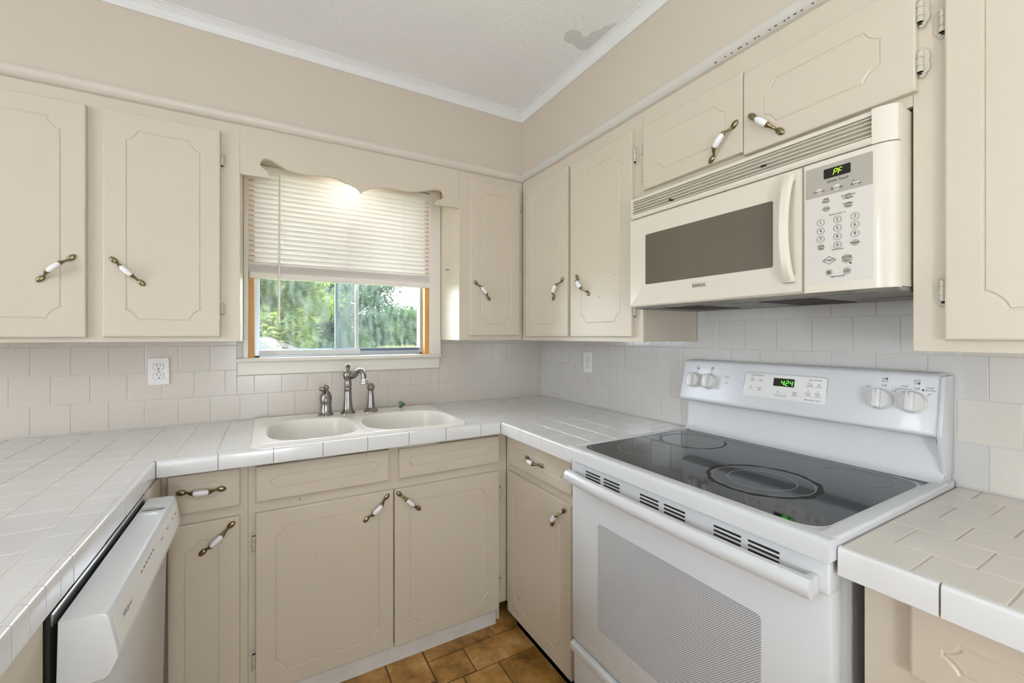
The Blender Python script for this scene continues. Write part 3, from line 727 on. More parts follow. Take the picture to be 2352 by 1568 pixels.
for ci, (a, c_) in enumerate(cols):
    left = a < -1.7
    right = c_ > -.60
    if right: ph, pt = (-.607 if (ci - cols.index((Rx[2], Rx[3]))) % 2 == 0 else -.607 - .0565), .113
    else: ph, pt = (-.70 if (ci - 5) % 2 == 0 else -.70 - .0557), .1114
    ys = sorted([ph + pt * k for k in range(-16, 8)])
    segs = []
    if c_ <= XF: segs = [(a, c_, -2.27, -.004)]
    elif a < XF: segs = [(a, XF, -2.27, -IN), (a, c_, -IN, -.004)]
    elif a >= -IN: segs = [(a, c_, -1.128, -.004)]
    elif c_ > -IN: segs = [(a, c_, -IN, -.004), (-IN, c_, -1.128, -IN)]
    else: segs = [(a, c_, -IN, -.004)]
    for (x0, x1, lo, hi) in segs:
        e = [lo] + [y for y in ys if lo + .009 < y < hi - .009] + [hi]
        for (y0, y1) in zip(e, e[1:]): ctile(ct, x0, x1, y0, y1)
EDGE = {}
def edge_tile(parent, F, u0, u1, w, m='tile'):
    L_ = round(u1 - u0 - JC, 3); k = (L_, m)
    if k not in EDGE:
        q = new()
        pr = [(-.013, -.0515), (-.0015, -.0515), (0, -.050), (0, -.006), (-.0008, -.0030), (-.003, -.0008), (-.006, .0002), (-.013, .0002)]
        prism(q, pr, -L_ / 2, L_ / 2, 'u'); bmesh.ops.recalc_face_normals(q, faces=q.faces)
        me = bpy.data.meshes.new('edge_tile'); q.to_mesh(me); q.free(); me.materials.append(MATS[m])
        me.polygons.foreach_set('use_smooth', [True] * len(me.polygons)); me.set_sharp_from_angle(angle=R(40)); EDGE[k] = me
    o = bpy.data.objects.new('edge_tile', EDGE[k]); col.objects.link(o); o.parent = parent
    o.matrix_local = Matrix.Translation(-WL[parent.name]) @ F @ Matrix.Translation(((u0 + u1) / 2, CT, w + random.uniform(-.0006, .0006)))
xs = [-1.811, -1.656, -1.501, -1.347, -1.193, -1.036, -.882, -.725, -.6275]
for a, c_ in zip(xs, xs[1:]): edge_tile(ct, FB, a, c_, CD)
us = [.6275, .7906, .9469, 1.1013, 1.1310]
for a, c_ in zip(us, us[1:]): edge_tile(ct, FR, a, c_, CD)
ys = [-.628, -.779, -.940, -1.094, -1.257, -1.308, -1.361, -1.413, -1.464] + [-1.464 - .0515 * k for k in range(1, 16)]
for a, c_ in zip(ys, ys[1:]): edge_tile(ct, FL, c_, a, -1.811)

c2 = thing('countertop', (-.31, -2.35, TOP), 'small beige tiled countertop to the right of the range', 'countertop')
b = new(); box(b, -IN, -.002, -2.80, -1.906, TOP + .0008, GZ); obj('slab', b, 'grout', c2)
Rx2 = [-.614, -.515, -.408, -.298, -.192, -.085, -.003]
for ci, (a, c_) in enumerate(zip(Rx2, Rx2[1:])):
    ph = -2.0025 if ci % 2 == 0 else -1.9500
    ys = [-1.908] + [ph - .1045 * k for k in range(0, 9) if ph - .1045 * k > -2.79] + [-2.80]
    for (y1, y0) in zip(ys, ys[1:]): ctile(c2, a, c_, y0, y1, 'tile_beige')
us = [1.9045, 2.0402, 2.195, 2.35, 2.505, 2.66, 2.80]
for a, c_ in zip(us, us[1:]): edge_tile(c2, FR, a, c_, CD, 'tile')

# ------------------------------------------------------------------ sink, taps
nx, ny = 202, 140
t = bmesh.new(); ZT = .9365
def sstep(x): x = min(max(x, 0), 1); return x * x * (3 - 2 * x)
def sinkz(x, y):
    r_ = .035; hx, hy = (SX1 - SX0) / 2, (SY1 - SY0) / 2
    qx, qy = abs(x - (SX0 + SX1) / 2) - hx + r_, abs(y - (SY0 + SY1) / 2) - hy + r_
    sd = math.hypot(max(qx, 0), max(qy, 0)) + min(max(qx, qy), 0) - r_      # <0 inside
    d = -sd
    if d < 0: z_ = CT - .003
    elif d < .009: z_ = CT - .003 + (ZT - CT + .003) * math.sqrt(max(0, 1 - (1 - d / .009) ** 2))
    else: z_ = ZT
    for (cx, a, cy, b_, n_) in ((-1.3575, .168, -.386, .206, 3.0), (-.9765, .190, -.400, .196, 3.0)):
        f = (abs((x - cx) / a) ** n_ + abs((y - cy) / b_) ** n_) ** (1 / n_)
        if f < 1.0: z_ -= .155 * sstep((1.0 - f) / .24)
        elif f < 1.05: z_ -= .0025 * (1 - (f - 1) / .05) ** 2
    s = math.exp(-((x + 1.178) / .022) ** 2 - ((y + .40) / .13) ** 2)
    return z_ - .010 * s
V = [[t.verts.new((SX0 + (SX1 - SX0) * i / nx, SY0 + (SY1 - SY0) * j / ny, sinkz(SX0 + (SX1 - SX0) * i / nx, SY0 + (SY1 - SY0) * j / ny))) for j in range(ny + 1)] for i in range(nx + 1)]
for i in range(nx):
    for j in range(ny): t.faces.new((V[i][j], V[i + 1][j], V[i + 1][j + 1], V[i][j + 1]))
sk = thing('kitchen_sink', (-1.17, -.33, CT), 'white double-bowl drop-in sink set in the tiled counter below the window', 'sink')
so = obj('basin', t, 'sink', sk, 'all')
for (cx, cy) in ((-1.3575, -.386), (-.9765, -.40)):
    b = new(); lathe(b, [(0, .783), (.040, .783), (.043, .7845), (.041, .787), (.030, .785), (.012, .7845), (0, .7845)], 24, Matrix.Translation((cx, cy, 0))); obj('drain', b, 'chrome', sk, True)

TZ = ZT
def at(x, y, z=TZ): return Matrix.Translation((x, y, z))
f = thing('kitchen_faucet', (-1.186, -.128, TZ), 'brushed steel faucet with curved spout standing between lever and sprayer', 'faucet')
b = new(); lathe(b, [(0, 0), (.034, 0), (.034, .004), (.030, .009), (.024, .016), (.0215, .026), (.0195, .050), (.0175, .080), (.0165, .100), (.0155, .108), (.0175, .112), (.0180, .118), (.0160, .122)], 28, at(-1.186, -.128)); obj('body', b, 'steel', f, True)
b = new(); lathe(b, [(.0145, .122), (.0165, .130), (.0165, .146), (.0150, .158), (.0160, .161), (.0200, .168), (.0230, .178), (.0230, .186), (.0200, .196), (.013, .204), (.009, .208), (.0085, .212), (.010, .216)], 28, at(-1.186, -.128)); obj('swivel_body', b, 'steel', f, True)
b = new(); lathe(b, [(.0085, .212), (.0075, .218), (.0125, .224), (.0135, .227), (.0110, .231), (.006, .235), (0, .236)], 24, at(-1.186, -.128)); obj('finial', b, 'steel', f, True)
dx, dy = .50, -.866
pp = []
for (r_, z_) in ((.010, .180), (.030, .176), (.044, .180), (.056, .192), (.068, .203), (.082, .208), (.097, .204), (.107, .192), (.111, .176), (.111, .165)): pp.append((-1.186 + dx * r_, -.128 + dy * r_, TZ + z_))
b = new(); tube(b, pp, [.0150, .0135, .0130, .0125, .0120, .0118, .0118, .0118, .0120, .0125], 16)
obj('spout', b, 'steel', f, True)
e = pp[-1]; b = new(); lathe(b, [(.012, .006), (.0150, .004), (.0150, -.002), (.0180, -.008), (.0210, -.014), (.0210, -.017), (.0160, -.021), (.0130, -.022), (0, -.022)], 24, at(e[0], e[1], e[2])); obj('spray_head', b, 'chrome', f, True)

f = thing('faucet_lever', (-1.283, -.128, TZ), 'short bell-shaped brushed steel faucet lever handle left of the spout', 'faucet handle')
b = new(); lathe(b, [(0, 0), (.034, 0), (.034, .004), (.029, .010), (.0255, .016), (.0255, .030), (.0235, .045), (.0240, .058), (.0260, .064)], 28, at(-1.283, -.128)); obj('body', b, 'steel', f, True)
b = new(); lathe(b, [(.0260, .064), (.0270, .072), (.0260, .084), (.0220, .098), (.0145, .110), (.0100, .116), (.0110, .119), (.0135, .126), (.0125, .134), (.006, .139), (0, .140)], 28, at(-1.283, -.128)); obj('cap', b, 'steel', f, True)
b = new(); tube(b, [(-1.283, -.128, TZ + .125), (-1.292, -.142, TZ + .126), (-1.301, -.156, TZ + .126)], [.006, .008, .012], 12); ball(b, (-1.301, -.158, TZ + .126), .0135, .0135, .0135); obj('lever', b, 'steel', f, True)
b = new(); box(b, -1.2865, -1.2825, -.1545, -.148, TZ + .070, TZ + .090, .001); obj('slot', b, 'darkgap', f)

f = thing('side_sprayer', (-1.080, -.128, TZ), 'slim brushed steel pull-out side sprayer right of the faucet', 'sprayer')
b = new(); lathe(b, [(0, 0), (.033, 0), (.033, .004), (.028, .011), (.020, .018), (.0190, .020)], 28, at(-1.080, -.128)); obj('base', b, 'steel', f, True)
b = new(); lathe(b, [(.0180, .018), (.0165, .040), (.0145, .070), (.0125, .098), (.0130, .103)], 24, at(-1.080, -.128)); ball(b, (-1.080, -.128, TZ + .118), .0185, .0185, .0195); obj('handle', b, 'steel', f, True)
b = new(); M = Matrix.Translation((-1.0865, -.1445, TZ + .119)) @ Vector((-.35, -.94, .05)).to_track_quat('Z', 'Y').to_matrix().to_4x4(); lathe(b, [(.0085, -.003), (.0085, .001), (.0065, .0022), (.0060, .0008), (.0025, .0008), (.002, .0022), (0, .0022)], 18, M); obj('nozzle', b, 'steel', f, True)

# heart-shaped stone
b = new(); hp = []
for k in range(28):
    a = 2 * math.pi * k / 28
    hp.append((.0165 * math.sin(a) ** 3 * 1.05, (.0130 * math.cos(a) - .005 * math.cos(2 * a) - .002 * math.cos(3 * a) - .001 * math.cos(4 * a)) * 1.1))
M = Matrix.Translation((-.922, -.100, TZ + .0175)) @ Matrix.Rotation(R(8), 4, 'Z') @ FB @ Matrix.Rotation(R(-28), 4, 'Z')
prism(b, hp, -.009, .009, r=.0045, seg=3); T(b, M)
o = obj('heart_stone', b, 'stone_green', None, True); setp(o, 'small green heart-shaped polished stone on the back rim of the sink', 'stone')

# ------------------------------------------------------------------ outlets
def outlet(F, u, v, tilt, label):
    c0 = F @ Vector((u, v - .057, 0)); o = thing('wall_outlet', c0, label, 'outlet')
    M = F @ Matrix.Translation((u, v, 0)) @ Matrix.Rotation(R(tilt), 4, 'Z')
    b = new(); box(b, -.035, .035, -.0570, .0570, -.0005, .0060, .0025, 3); obj('cover_plate', T(b, M), 'plastic_white', o, True)
    for s in (1, -1):
        b = new(); pts = []
        for k in range(40):
            a = 2 * math.pi * k / 40; pts.append((max(-.0165, min(.0165, .0190 * math.cos(a))), max(-.0118, min(.0118, .0170 * math.sin(a))) + s * .0195))
        q = new(); prism(q, [(p[0] * 1.05, (p[1] - s * .0195) * 1.06 + s * .0195) for p in pts], .0055, .0063); obj('socket_gap', T(q, M), 'print', o)
        prism(b, pts, .0055, .0072, r=.0005); rc = obj('receptacle', T(b, M), 'plastic_white', o, True)
        b = new()
        box(b, -.0068, -.0050, s * .0195 - .0005, s * .0195 + .0080, .0068, .0074); box(b, .0050, .0066, s * .0195 + .0005, s * .0195 + .0072, .0068, .0074)
        lathe(b, [(0, .0068), (.0026, .0068), (.0026, .0074), (0, .0074)], 14, Matrix.Translation((0, s * .0195 - .0072, 0)))
        obj('slots', T(b, M), 'black', o)
    b = new(); lathe(b, [(0, .006), (.0030, .006), (.0028, .0072), (0, .0074)], 14); obj('screw', T(b, M), 'steel', o, True)
outlet(FB, -1.912, 1.157, 1.6, 'white duplex outlet on the back wall below the left cabinet')
outlet(FR, .470, 1.161, 0, 'white duplex outlet on the right wall near the corner')

# ------------------------------------------------------------------ range
YL, YR = 1.1405, 1.8985       # u extents (u = -y)
rg = thing('electric_range', (-.34, -1.52, 0), 'white electric range with black glass cooktop and control backguard', 'range')
b = new(); box(b, YL + .003, YR - .003, .02, .900, .03, .590); obj('body', T(b, FR), 'appliance', rg)
b = new(); box(b, YL + .02, YR - .02, .0, .02, .06, .55); obj('feet', T(b, FR), 'black', rg)
# cooktop frame
b = new(); tt = bmesh.new()
prof_c = [(.020, .900), (.655, .900), (.655, .9285), (.6535, .9345), (.650, .9385), (.644, .9405), (.634, .9400), (.6155, .9365), (.6155, .9310), (.060, .9310), (.060, .9400), (.020, .9400)]
prism(b, prof_c, YL - .004, YR + .005, 'u')
box(b, YL - .003, YL + .018, .905, .9395, .02, .650, .005, 3); box(b, YR - .026, YR + .0045, .9265, .9395, .02, .650, .005, 3)
obj('cooktop_frame', T(b, FR), 'appliance', rg, True)
b = new(); q = rrect(YL + .018, YR - .030, .095, .6130, .050, 8)
# glass plate lies in (u,w): build flat then map
t = bmesh.new(); top = [t.verts.new((p[0], .9362, p[1])) for p in q]; bot = [t.verts.new((p[0], .9300, p[1])) for p in q]
t.faces.new(top); t.faces.new(bot[::-1])
for i in range(len(q)): t.faces.new((top[i], bot[i], bot[(i + 1) % len(q)], top[(i + 1) % len(q)]))
merge(b, t); glass = obj('glass_cooktop', T(b, FR), 'glass_black', rg)
q2 = rrect(YL + .014, YR - .026, .091, .6172, .053, 8)
t = bmesh.new(); A_ = [t.verts.new((p[0], .9364, p[1])) for p in q2]; B_ = [t.verts.new((p[0], .9364, p[1])) for p in q]; C_ = [t.verts.new((p[0], .930, p[1])) for p in q2]
for i in range(len(q)):
    j = (i + 1) % len(q); t.faces.new((A_[i], A_[j], B_[j], B_[i])); t.faces.new((A_[i], C_[i], C_[j], A_[j]))
obj('cooktop_trim', T(t, FR), 'appliance', rg)
Zg = .9362
for (x, y, rs, dim) in ((-.459, -1.285, (.075,), 0), (-.222, -1.292, (.103,), 0), (-.420, -1.650, (.115, .077), 0), (-.187, -1.757, (.077,), 1)):
    for r_ in rs:
        b = new(); annulus(b, x, y, Zg, r_ - .0007, r_ + .0007, 72, t=.0003); obj('burner_ring', b, 'ring_dim' if dim else 'ring', glass)
b = new(); annulus(b, -.420, -1.650, Zg, .119, .129, 160, .0035, t=.0005); obj('scorch_ring', b, 'scorch', glass)
b = new(); annulus(b, -.222, -1.292, Zg, .1055, .1095, 120, .0016, t=.0005, gaps=lambda a: not (3.5 < a < 5.6)); obj('scorch_ring', b, 'scorch', glass)
b = new(); annulus(b, -.222, -1.292, Zg, .099, .104, 120, .0012, t=.0004, gaps=lambda a: (3.4 < a < 5.8)); obj('residue_ring', b, 'residue', glass)
# backguard
b = new(); prism(b, [(.004, .935), (.080, .9385), (.066, .9420), (.058, .9480), (.050, .965), (.046, 1.060), (.004, 1.060)], YL + .004, YR - .004, 'u'); obj('back_riser', T(b, FR), 'appliance', rg, True)
b = new()
prism(b, [(.004, 1.045), (.060, 1.048), (.086, 1.0535), (.0935, 1.0570), (.0955, 1.0620), (.0950, 1.068), (.0660, 1.195), (.0635, 1.204), (.0580, 1.209), (.050, 1.2105), (.004, 1.2105)], YL + .002, YR - .010, 'u', r=.003)
bg = obj('backguard', T(b, FR), 'appliance', rg, True)
b = new(); prism(b, [(.002, .955), (.052, .955), (.086, 1.056), (.058, 1.204), (.002, 1.204)], YR - .010, YR, 'u', r=.002); obj('end_cap', T(b, FR), 'appliance', rg, True)
b = new(); prism(b, [(.058, 1.036), (.072, 1.036), (.078, 1.046), (.060, 1.046)], YR - .012, YR - .002, 'u'); obj('vent_gap', T(b, FR), 'black', rg)
# frame lying on the leaning front of the backguard (v measured along it from z=1.062)
lean = math.atan2(.0955 - .0660, 1.195 - 1.062)
MP = FR @ Matrix.Translation((0, 1.062, .0955)) @ Matrix.Rotation(-lean, 4, 'X')
kz = math.cos(lean)
def pv(z): return (z - 1.062) / kz
def knob(u, v):
    b = new(); Mk = MP @ Matrix.Translation((u, pv(v), 0))
    lathe(b, [(0, .0), (.0290, .0), (.0290, .004), (.0275, .006), (.0265, .0075), (.0258, .018), (.0245, .0195), (0, .0200)], 36, Mk)
    k = obj('control_knob', b, 'knob', bg, True)
    b = new(); box(b, -.0085, .0085, -.0245, .0245, .016, .0330, .003, 3); T(b, Mk); obj('knob_grip', b, 'knob', rg, True)
    b = new(); box(b, -.0012, .0012, .0140, .0240, .0328, .0332); T(b, Mk); obj('pointer_mark', b, 'print_light', rg)
for u in (1.196, 1.262, 1.775, 1.843): knob(u, 1.134)
pt = new()
def tx(s, u, z_, size, **k): text(pt, s, u, pv(z_), .0002, size, MP, **k)
def ring4(u, z_, on):
    for i, (a, c_) in enumerate(((-.0035, .0035), (.0035, .0035), (-.0035, -.0035), (.0035, -.0035))):
        annulus(pt, 0, 0, 0, 0.0001 if i == on else .0021, .0029, 20, t=.0004, M=MP @ Matrix.Translation((u + a, pv(z_) + c_, 0)))
def dot(u, z_, r_=.0013): annulus(pt, 0, 0, 0, .0001, r_, 12, t=.0004, M=MP @ Matrix.Translation((u, pv(z_), 0)))
ring4(1.782, 1.186, 1); tx('Off', 1.781, 1.1705, .0085); tx('Melt', 1.747, 1.166, .0065); tx('Hi', 1.808, 1.164, .0065); dot(1.8055, 1.1585); tx('Rear', 1.774, 1.0865, .0085)
for i, s in enumerate('45678'): a = R(225 + i * 45); tx(s, 1.775 + .036 * math.cos(a), 1.134 + .034 * math.sin(a), .0055)
ring4(1.848, 1.186, 3); tx('Off', 1.848, 1.169, .0085); tx('Small', 1.824, 1.1735, .0068); tx('Burner', 1.822, 1.1665, .0068); dot(1.8355, 1.1655); annulus(pt, 0, 0, 0, .0001, .0026, 18, t=.0004, M=MP @ Matrix.Translation((1.8605, pv(1.167), 0)))
tx('Large', 1.873, 1.174, .0068); tx('Burner', 1.875, 1.167, .0068); tx('Hi', 1.8225, 1.158, .0065); tx('Hi', 1.8735, 1.158, .0065); dot(1.870, 1.1545); tx('Lo', 1.8355, 1.0995, .007); tx('Lo', 1.8495, 1.0995, .007); dot(1.837, 1.104); dot(1.848, 1.104); tx('Front', 1.842, 1.0860, .0085)
for i, s in enumerate('357'): a = R((225, -35, 5)[i]); tx(s, 1.843 + .036 * math.cos(a), 1.134 + .034 * math.sin(a), .0055)
for u in (1.206, 1.266): ring4(u, 1.181, 1 if u > 1.23 else 3); tx('Off', u - .002, 1.1675, .0065)
tx('Front', 1.196, 1.088, .007); tx('Rear', 1.262, 1.088, .007); tx('Burner', 1.330, 1.158, .006); tx('On', 1.330, 1.1515, .006); dot(1.3295, 1.134, .0024)
# control panel plate
b = new(); prism(b, rrect(1.3965, 1.6470, pv(1.1005), pv(1.1785), .006), -.0006, .0010, r=.0004); obj('control_panel', T(b, MP), 'plastic_white', bg, True)
b = new(); prism(b, rrect(1.3940, 1.6490, pv(1.0985), pv(1.1805), .008), -.0008, .0004); obj('panel_border', T(b, MP), 'print_light', bg)
b = new(); box(b, 1.493, 1.557, pv(1.1415), pv(1.1670), .0004, .0016, .0004, 1); dp = obj('display', T(b, MP), 'display', bg)
b = new()
for ch, u in (('4', 1.5175), ('2', 1.5305), ('4', 1.5435)): seg7(b, ch, u, pv(1.1455), .0017, .0150, MP)
for z_ in (1.1490, 1.1555): dotm = MP @ Matrix.Translation((1.5275 + (z_ - 1.149) * .1, pv(z_), .0017)); annulus(b, 0, 0, 0, .0001, .0010, 10, t=.0003, M=dotm)
obj('clock_digits', b, 'led_green', rg, kind='stuff')
def tp(s, u, z_, size): text(pt, s, u, pv(z_), .0013, size, MP)
tp('Cooking Options', 1.438, 1.1715, .0062)
for s, u, z_ in (('Bake', 1.4235, 1.156), ('Start', 1.4525, 1.1555), ('Broil', 1.4205, 1.1290), ('Cancel', 1.4490, 1.1310), ('Off', 1.4490, 1.1255), ('Timer', 1.6015, 1.1575), ('On/Off', 1.6015, 1.1515), ('Set', 1.6265, 1.1575), ('Clock', 1.6265, 1.1515), ('Cook', 1.5985, 1.1290), ('Time', 1.5985, 1.1235), ('Delay', 1.6245, 1.1290), ('Time', 1.6245, 1.1235), ('Oven', 1.5605, 1.1265), ('Light', 1.5605, 1.1205), ('Lock Controls', 1.5185, 1.1110), ('Automatic Oven', 1.6140, 1.1090)): tp(s, u, z_, .0060)
tp('Oven Settings', 1.6150, 1.1695, .0066); tp('+', 1.5095, 1.1225, .0120); tp('\u2013', 1.5325, 1.1225, .0110)
for (u, z_) in ((1.4235, 1.1625), (1.4205, 1.1360), (1.6015, 1.1640), (1.5985, 1.1355), (1.6245, 1.1355), (1.5920, 1.1090)): annulus(pt, 0, 0, 0, .0001, .0012, 12, t=.0012, M=MP @ Matrix.Translation((u, pv(z_), .0006)))
for (u0, u1, z_) in ((1.412, 1.434, 1.1505), (1.442, 1.462, 1.1500), (1.410, 1.430, 1.1225), (1.439, 1.459, 1.1205), (1.499, 1.540, 1.1160), (1.549, 1.571, 1.1155), (1.590, 1.613, 1.1475), (1.616, 1.638, 1.1470), (1.588, 1.609, 1.1190), (1.613, 1.637, 1.1190)):
    q = new(); box(q, u0, u1, pv(z_), pv(z_) + .0005, .001, .0014); merge(pt, T(q, MP))
obj('printed_text', pt, 'print', rg, kind='stuff')

# oven door
DX = .637
b = new()
box(b, YL + .001, YR - .001, .300, .838, .585, DX - .004, .004, 2)
od = obj('oven_door', T(b, FR), 'appliance', rg, True)
b = new(); box(b, YL + .001, YR - .001, .8300, .8930, .585, DX, .006, 3)
tp_ = obj('vent_panel', T(b, FR), 'appliance', rg, True)
for (a, c_) in ((1.2169, 1.2850), (1.3010, 1.3680), (1.4447, 1.5094), (1.5260, 1.5906), (1.6665, 1.7314), (1.7464, 1.8108)):
    for k in range(3):
        b = new(); zc = .8735 - k * .0096
        prism(b, rrect(a, c_, zc - .0024, zc + .0024, .0022, 3), DX - .001, DX + .0004); obj('vent_slot', T(b, FR), 'black', tp_)
b = new(); prism(b, rrect(1.2700, 1.7720, .400, .7270, .012), DX - .006, DX - .0032); obj('oven_window', T(b, FR), 'oven_screen', od)
# bowed handle
ub = [YL + .020 + (YR - YL - .035) * k / 20 for k in range(21)]
t = bmesh.new(); rings = []
pf = [(-.006, .020), (.006, .0195), (.0135, .013), (.0165, .003), (.0140, -.008), (.0075, -.0165), (-.004, -.0185), (-.006, -.015), (-.001, -.004), (-.001, .008)]
for k, u in enumerate(ub):
    bow = .012 * (1 - ((k - 10) / 10) ** 2)
    rings.append([t.verts.new((u, .847 + p[1], DX + .030 + bow + p[0])) for p in pf])
for A_, B_ in zip(rings, rings[1:]):
    for i in range(len(pf)): t.faces.new((A_[i], A_[(i + 1) % len(pf)], B_[(i + 1) % len(pf)], B_[i]))
t.faces.new(rings[0]); t.faces.new(rings[-1])
box(t, YL + .020, YL + .036, .831, .863, DX - .002, DX + .032, .003, 2); box(t, YR - .034, YR - .016, .829, .866, DX - .002, DX + .040, .006, 3)
obj('oven_handle', T(t, FR), 'appliance', od, True)
b = new(); box(b, YL + .001, YR - .001, .060, .288, .585, DX - .010, .006, 2); dr = obj('storage_drawer', T(b, FR), 'appliance', rg, True)
b = new(); prism(b, [(DX - .012, .252), (DX + .004, .262), (DX + .004, .284), (DX - .012, .290)], YL + .001, YR - .001, 'u', r=.002); obj('drawer_lip', T(b, FR), 'appliance', dr, True)
b = new(); box(b, YL + .004, YR - .004, .02, .90, .580, .600); obj('gasket', T(b, FR), 'darkgap', rg)

# ------------------------------------------------------------------ microwave
ML_, MR_ = 1.1515, 1.9085
MX = .385
mw = thing('microwave_oven', (-.2, -1.53, 1.408), 'cream over-the-range microwave mounted above the stove', 'microwave')
b = new(); box(b, ML_ + .002, MR_ - .001, 1.412, 1.793, .004, MX - .030); obj('body', T(b, FR), 'appliance_cream', mw)
b = new(); box(b, ML_ + .001, MR_ - .002, 1.402, 1.4125, .006, MX - .028, .002, 1); us_ = obj('underside', T(b, FR), 'grease', mw)
for (a, c_, w0, w1) in ((1.255, 1.395, .10, .32), (1.575, 1.715, .06, .30)):
    b = new(); box(b, a, c_, 1.4005, 1.403, w0, w1); obj('grease_filter', T(b, FR), 'filter', us_)
for (a, c_, w0, w1) in ((1.22, 1.29, .22, .30), (1.76, 1.87, .10, .16), (1.43, 1.55, .24, .32)):
    b = new(); box(b, a, c_, 1.4008, 1.403, w0, w1, .0008, 1); obj('lamp_cover', T(b, FR), 'grease', us_)
# door: bevelled frame around window
b = new()
u0, u1, v0, v1 = ML_, 1.7290, 1.4085, 1.7205
t = bmesh.new(); Vv = lambda p, w: t.verts.new((p[0], p[1], w))
R0 = [(u0, v0), (u1, v0), (u1, v1), (u0, v1)]
R1 = [(u0 + .004, v0 + .006), (u1 - .003, v0 + .006), (u1 - .003, v1 - .004), (u0 + .004, v1 - .004)]
R2 = [(1.2150, 1.4690), (1.6640, 1.4690), (1.6640, 1.6620), (1.2150, 1.6620)]
ls = [[Vv(p, MX - .032) for p in R0], [Vv(p, MX - .010) for p in R0], [Vv(p, MX - .002 if i in (1, 2) else MX - .006) for i, p in enumerate(R1)], [Vv(p, MX) for p in R2]]
for A_, B_ in zip(ls, ls[1:]):
    for i in range(4): t.faces.new((A_[i], A_[(i + 1) % 4], B_[(i + 1) % 4], B_[i]))
t.faces.new(ls[-1]); t.faces.new(ls[0][::-1]); merge(b, t)
md = obj('door', T(b, FR), 'appliance_cream', mw)
b = new(); prism(b, rrect(1.2330, 1.6590, 1.4835, 1.6530, .004), MX - .003, MX + .0006); obj('door_window', T(b, FR), 'microwave_glass', md)
b = new(); prism(b, rrect(1.2318, 1.6602, 1.4823, 1.6542, .005), MX - .003, MX + .0003); obj('window_gasket', T(b, FR), 'print', md)
# vertical curved handle
t = bmesh.new(); rings = []
for k in range(19):
    s = k / 18; v = 1.438 + (1.706 - 1.438) * s; arch = math.sin(math.pi * s) ** .55
    hw = .0155 + .0035 * (abs(2 * s - 1)) ** 3; w_ = MX + .003 + .030 * arch
    uc = 1.7005 - .0020 * math.sin(math.pi * s)
    rings.append([t.verts.new(p) for p in ((uc - hw, v, w_ - .010), (uc - hw * .75, v, w_ + .002), (uc - hw * .2, v, w_ + .0065), (uc + hw * .5, v, w_ + .004), (uc + hw * .85, v, w_ - .004), (uc + hw * .7, v, w_ - .012))])
for A_, B_ in zip(rings, rings[1:]):
    for i in range(6): t.faces.new((A_[i], A_[(i + 1) % 6], B_[(i + 1) % 6], B_[i]))
t.faces.new(rings[0]); t.faces.new(rings[-1])
for v in (1.438, 1.690): box(t, 1.688, 1.715, v, v + .018, MX - .004, MX + .010, .003, 2)
obj('door_handle', T(t, FR), 'appliance_cream', md, True)
b = new(); text(b, 'KENMORE', 1.4430, 1.4590, MX - .0006, .0085, None, t=.0010)
box(b, 1.4195, 1.4665, 1.4650, 1.4657, MX - .0016, MX + .0002); box(b, 1.4195, 1.4210, 1.4545, 1.4657, MX - .0016, MX + .0002); box(b, 1.4195, 1.4665, 1.4540, 1.4546, MX - .0016, MX + .0002)
obj('brand_print', T(b, FR), 'print', md, kind='stuff')
# control side, its right end rolled back
b = new(); prism(b, [(1.7315, MX - .032), (1.7315, MX - .004), (1.7350, MX), (1.8720, MX), (1.8880, MX - .003), (1.9000, MX - .009), (1.9070, MX - .018), (MR_, MX - .032)], 1.4085, 1.7165, 'w')
Mq = Matrix(((1, 0, 0, 0), (0, 0, 1, 0), (0, 1, 0, 0), (0, 0, 0, 1)))
cp = obj('control_side', T(b, FR @ Mq), 'appliance_cream', mw, True)
b = new(); prism(b, rrect(1.7385, 1.8705, 1.4300, 1.7050, .003), MX - .001, MX + .0006); obj('control_panel', T(b, FR), 'panel_cream', cp)
b = new(); prism(b, rrect(1.7380, 1.8700, 1.6335, 1.7045, .003), MX, MX + .0009); obj('panel_header', T(b, FR), 'panel_grey', cp)
b = new(); prism(b, rrect(1.7765, 1.8297, 1.6715, 1.6940, .002), MX, MX + .0014); obj('display', T(b, FR), 'display', cp)
b = new(); seg7(b, 'P', 1.7960, 1.6765, MX + .0015, .0125, None, .22); seg7(b, 'F', 1.8055, 1.6765, MX + .0015, .0125, None, .22); obj('display_digits', T(b, FR), 'led_lime', cp, kind='stuff')
W1 = MX + .0010
btn_l, btn_g, prn = new(), new(), new()
def disc(bm, u, v, r_, w=W1, sx=1.): prism(bm, [(u + sx * r_ * math.cos(2 * math.pi * k / 24), v + r_ * math.sin(2 * math.pi * k / 24)) for k in range(24)], MX, w)
def pr_(s, u, v, size, **k): text(prn, s, u, v, W1 + .0008, size, None, **k)
pr_('Quick Touch', 1.8040, 1.6635, .0082, shear=.3)
for s, u in (('Popcorn', 1.7672), ('Beverage', 1.8030), ('Reheat', 1.8399)): disc(btn_l, u, 1.6465, .0065, W1 + .0004); pr_(s, u, 1.6455 if s != 'Reheat' else 1.6435, .0066)
pr_('Auto', 1.8395, 1.6505, .006)
for s, s2, u, v in (('Add', '30 sec', 1.7812, 1.6210, ), ('Auto/Time', 'Defrost', 1.8251, 1.6195), ('Kitchen', 'Timer', 1.8251, 1.6005)): disc(btn_g, u, v, .0068, W1 + .0004); pr_(s, u, v + .0032, .0062); pr_(s2, u, v - .0032, .0066)
disc(btn_g, 1.7818, 1.6016, .0068, W1 + .0004); pr_('Clock', 1.7818, 1.6016, .0068)
pr_('minute cook 1-6', 1.8037, 1.5855, .0050)
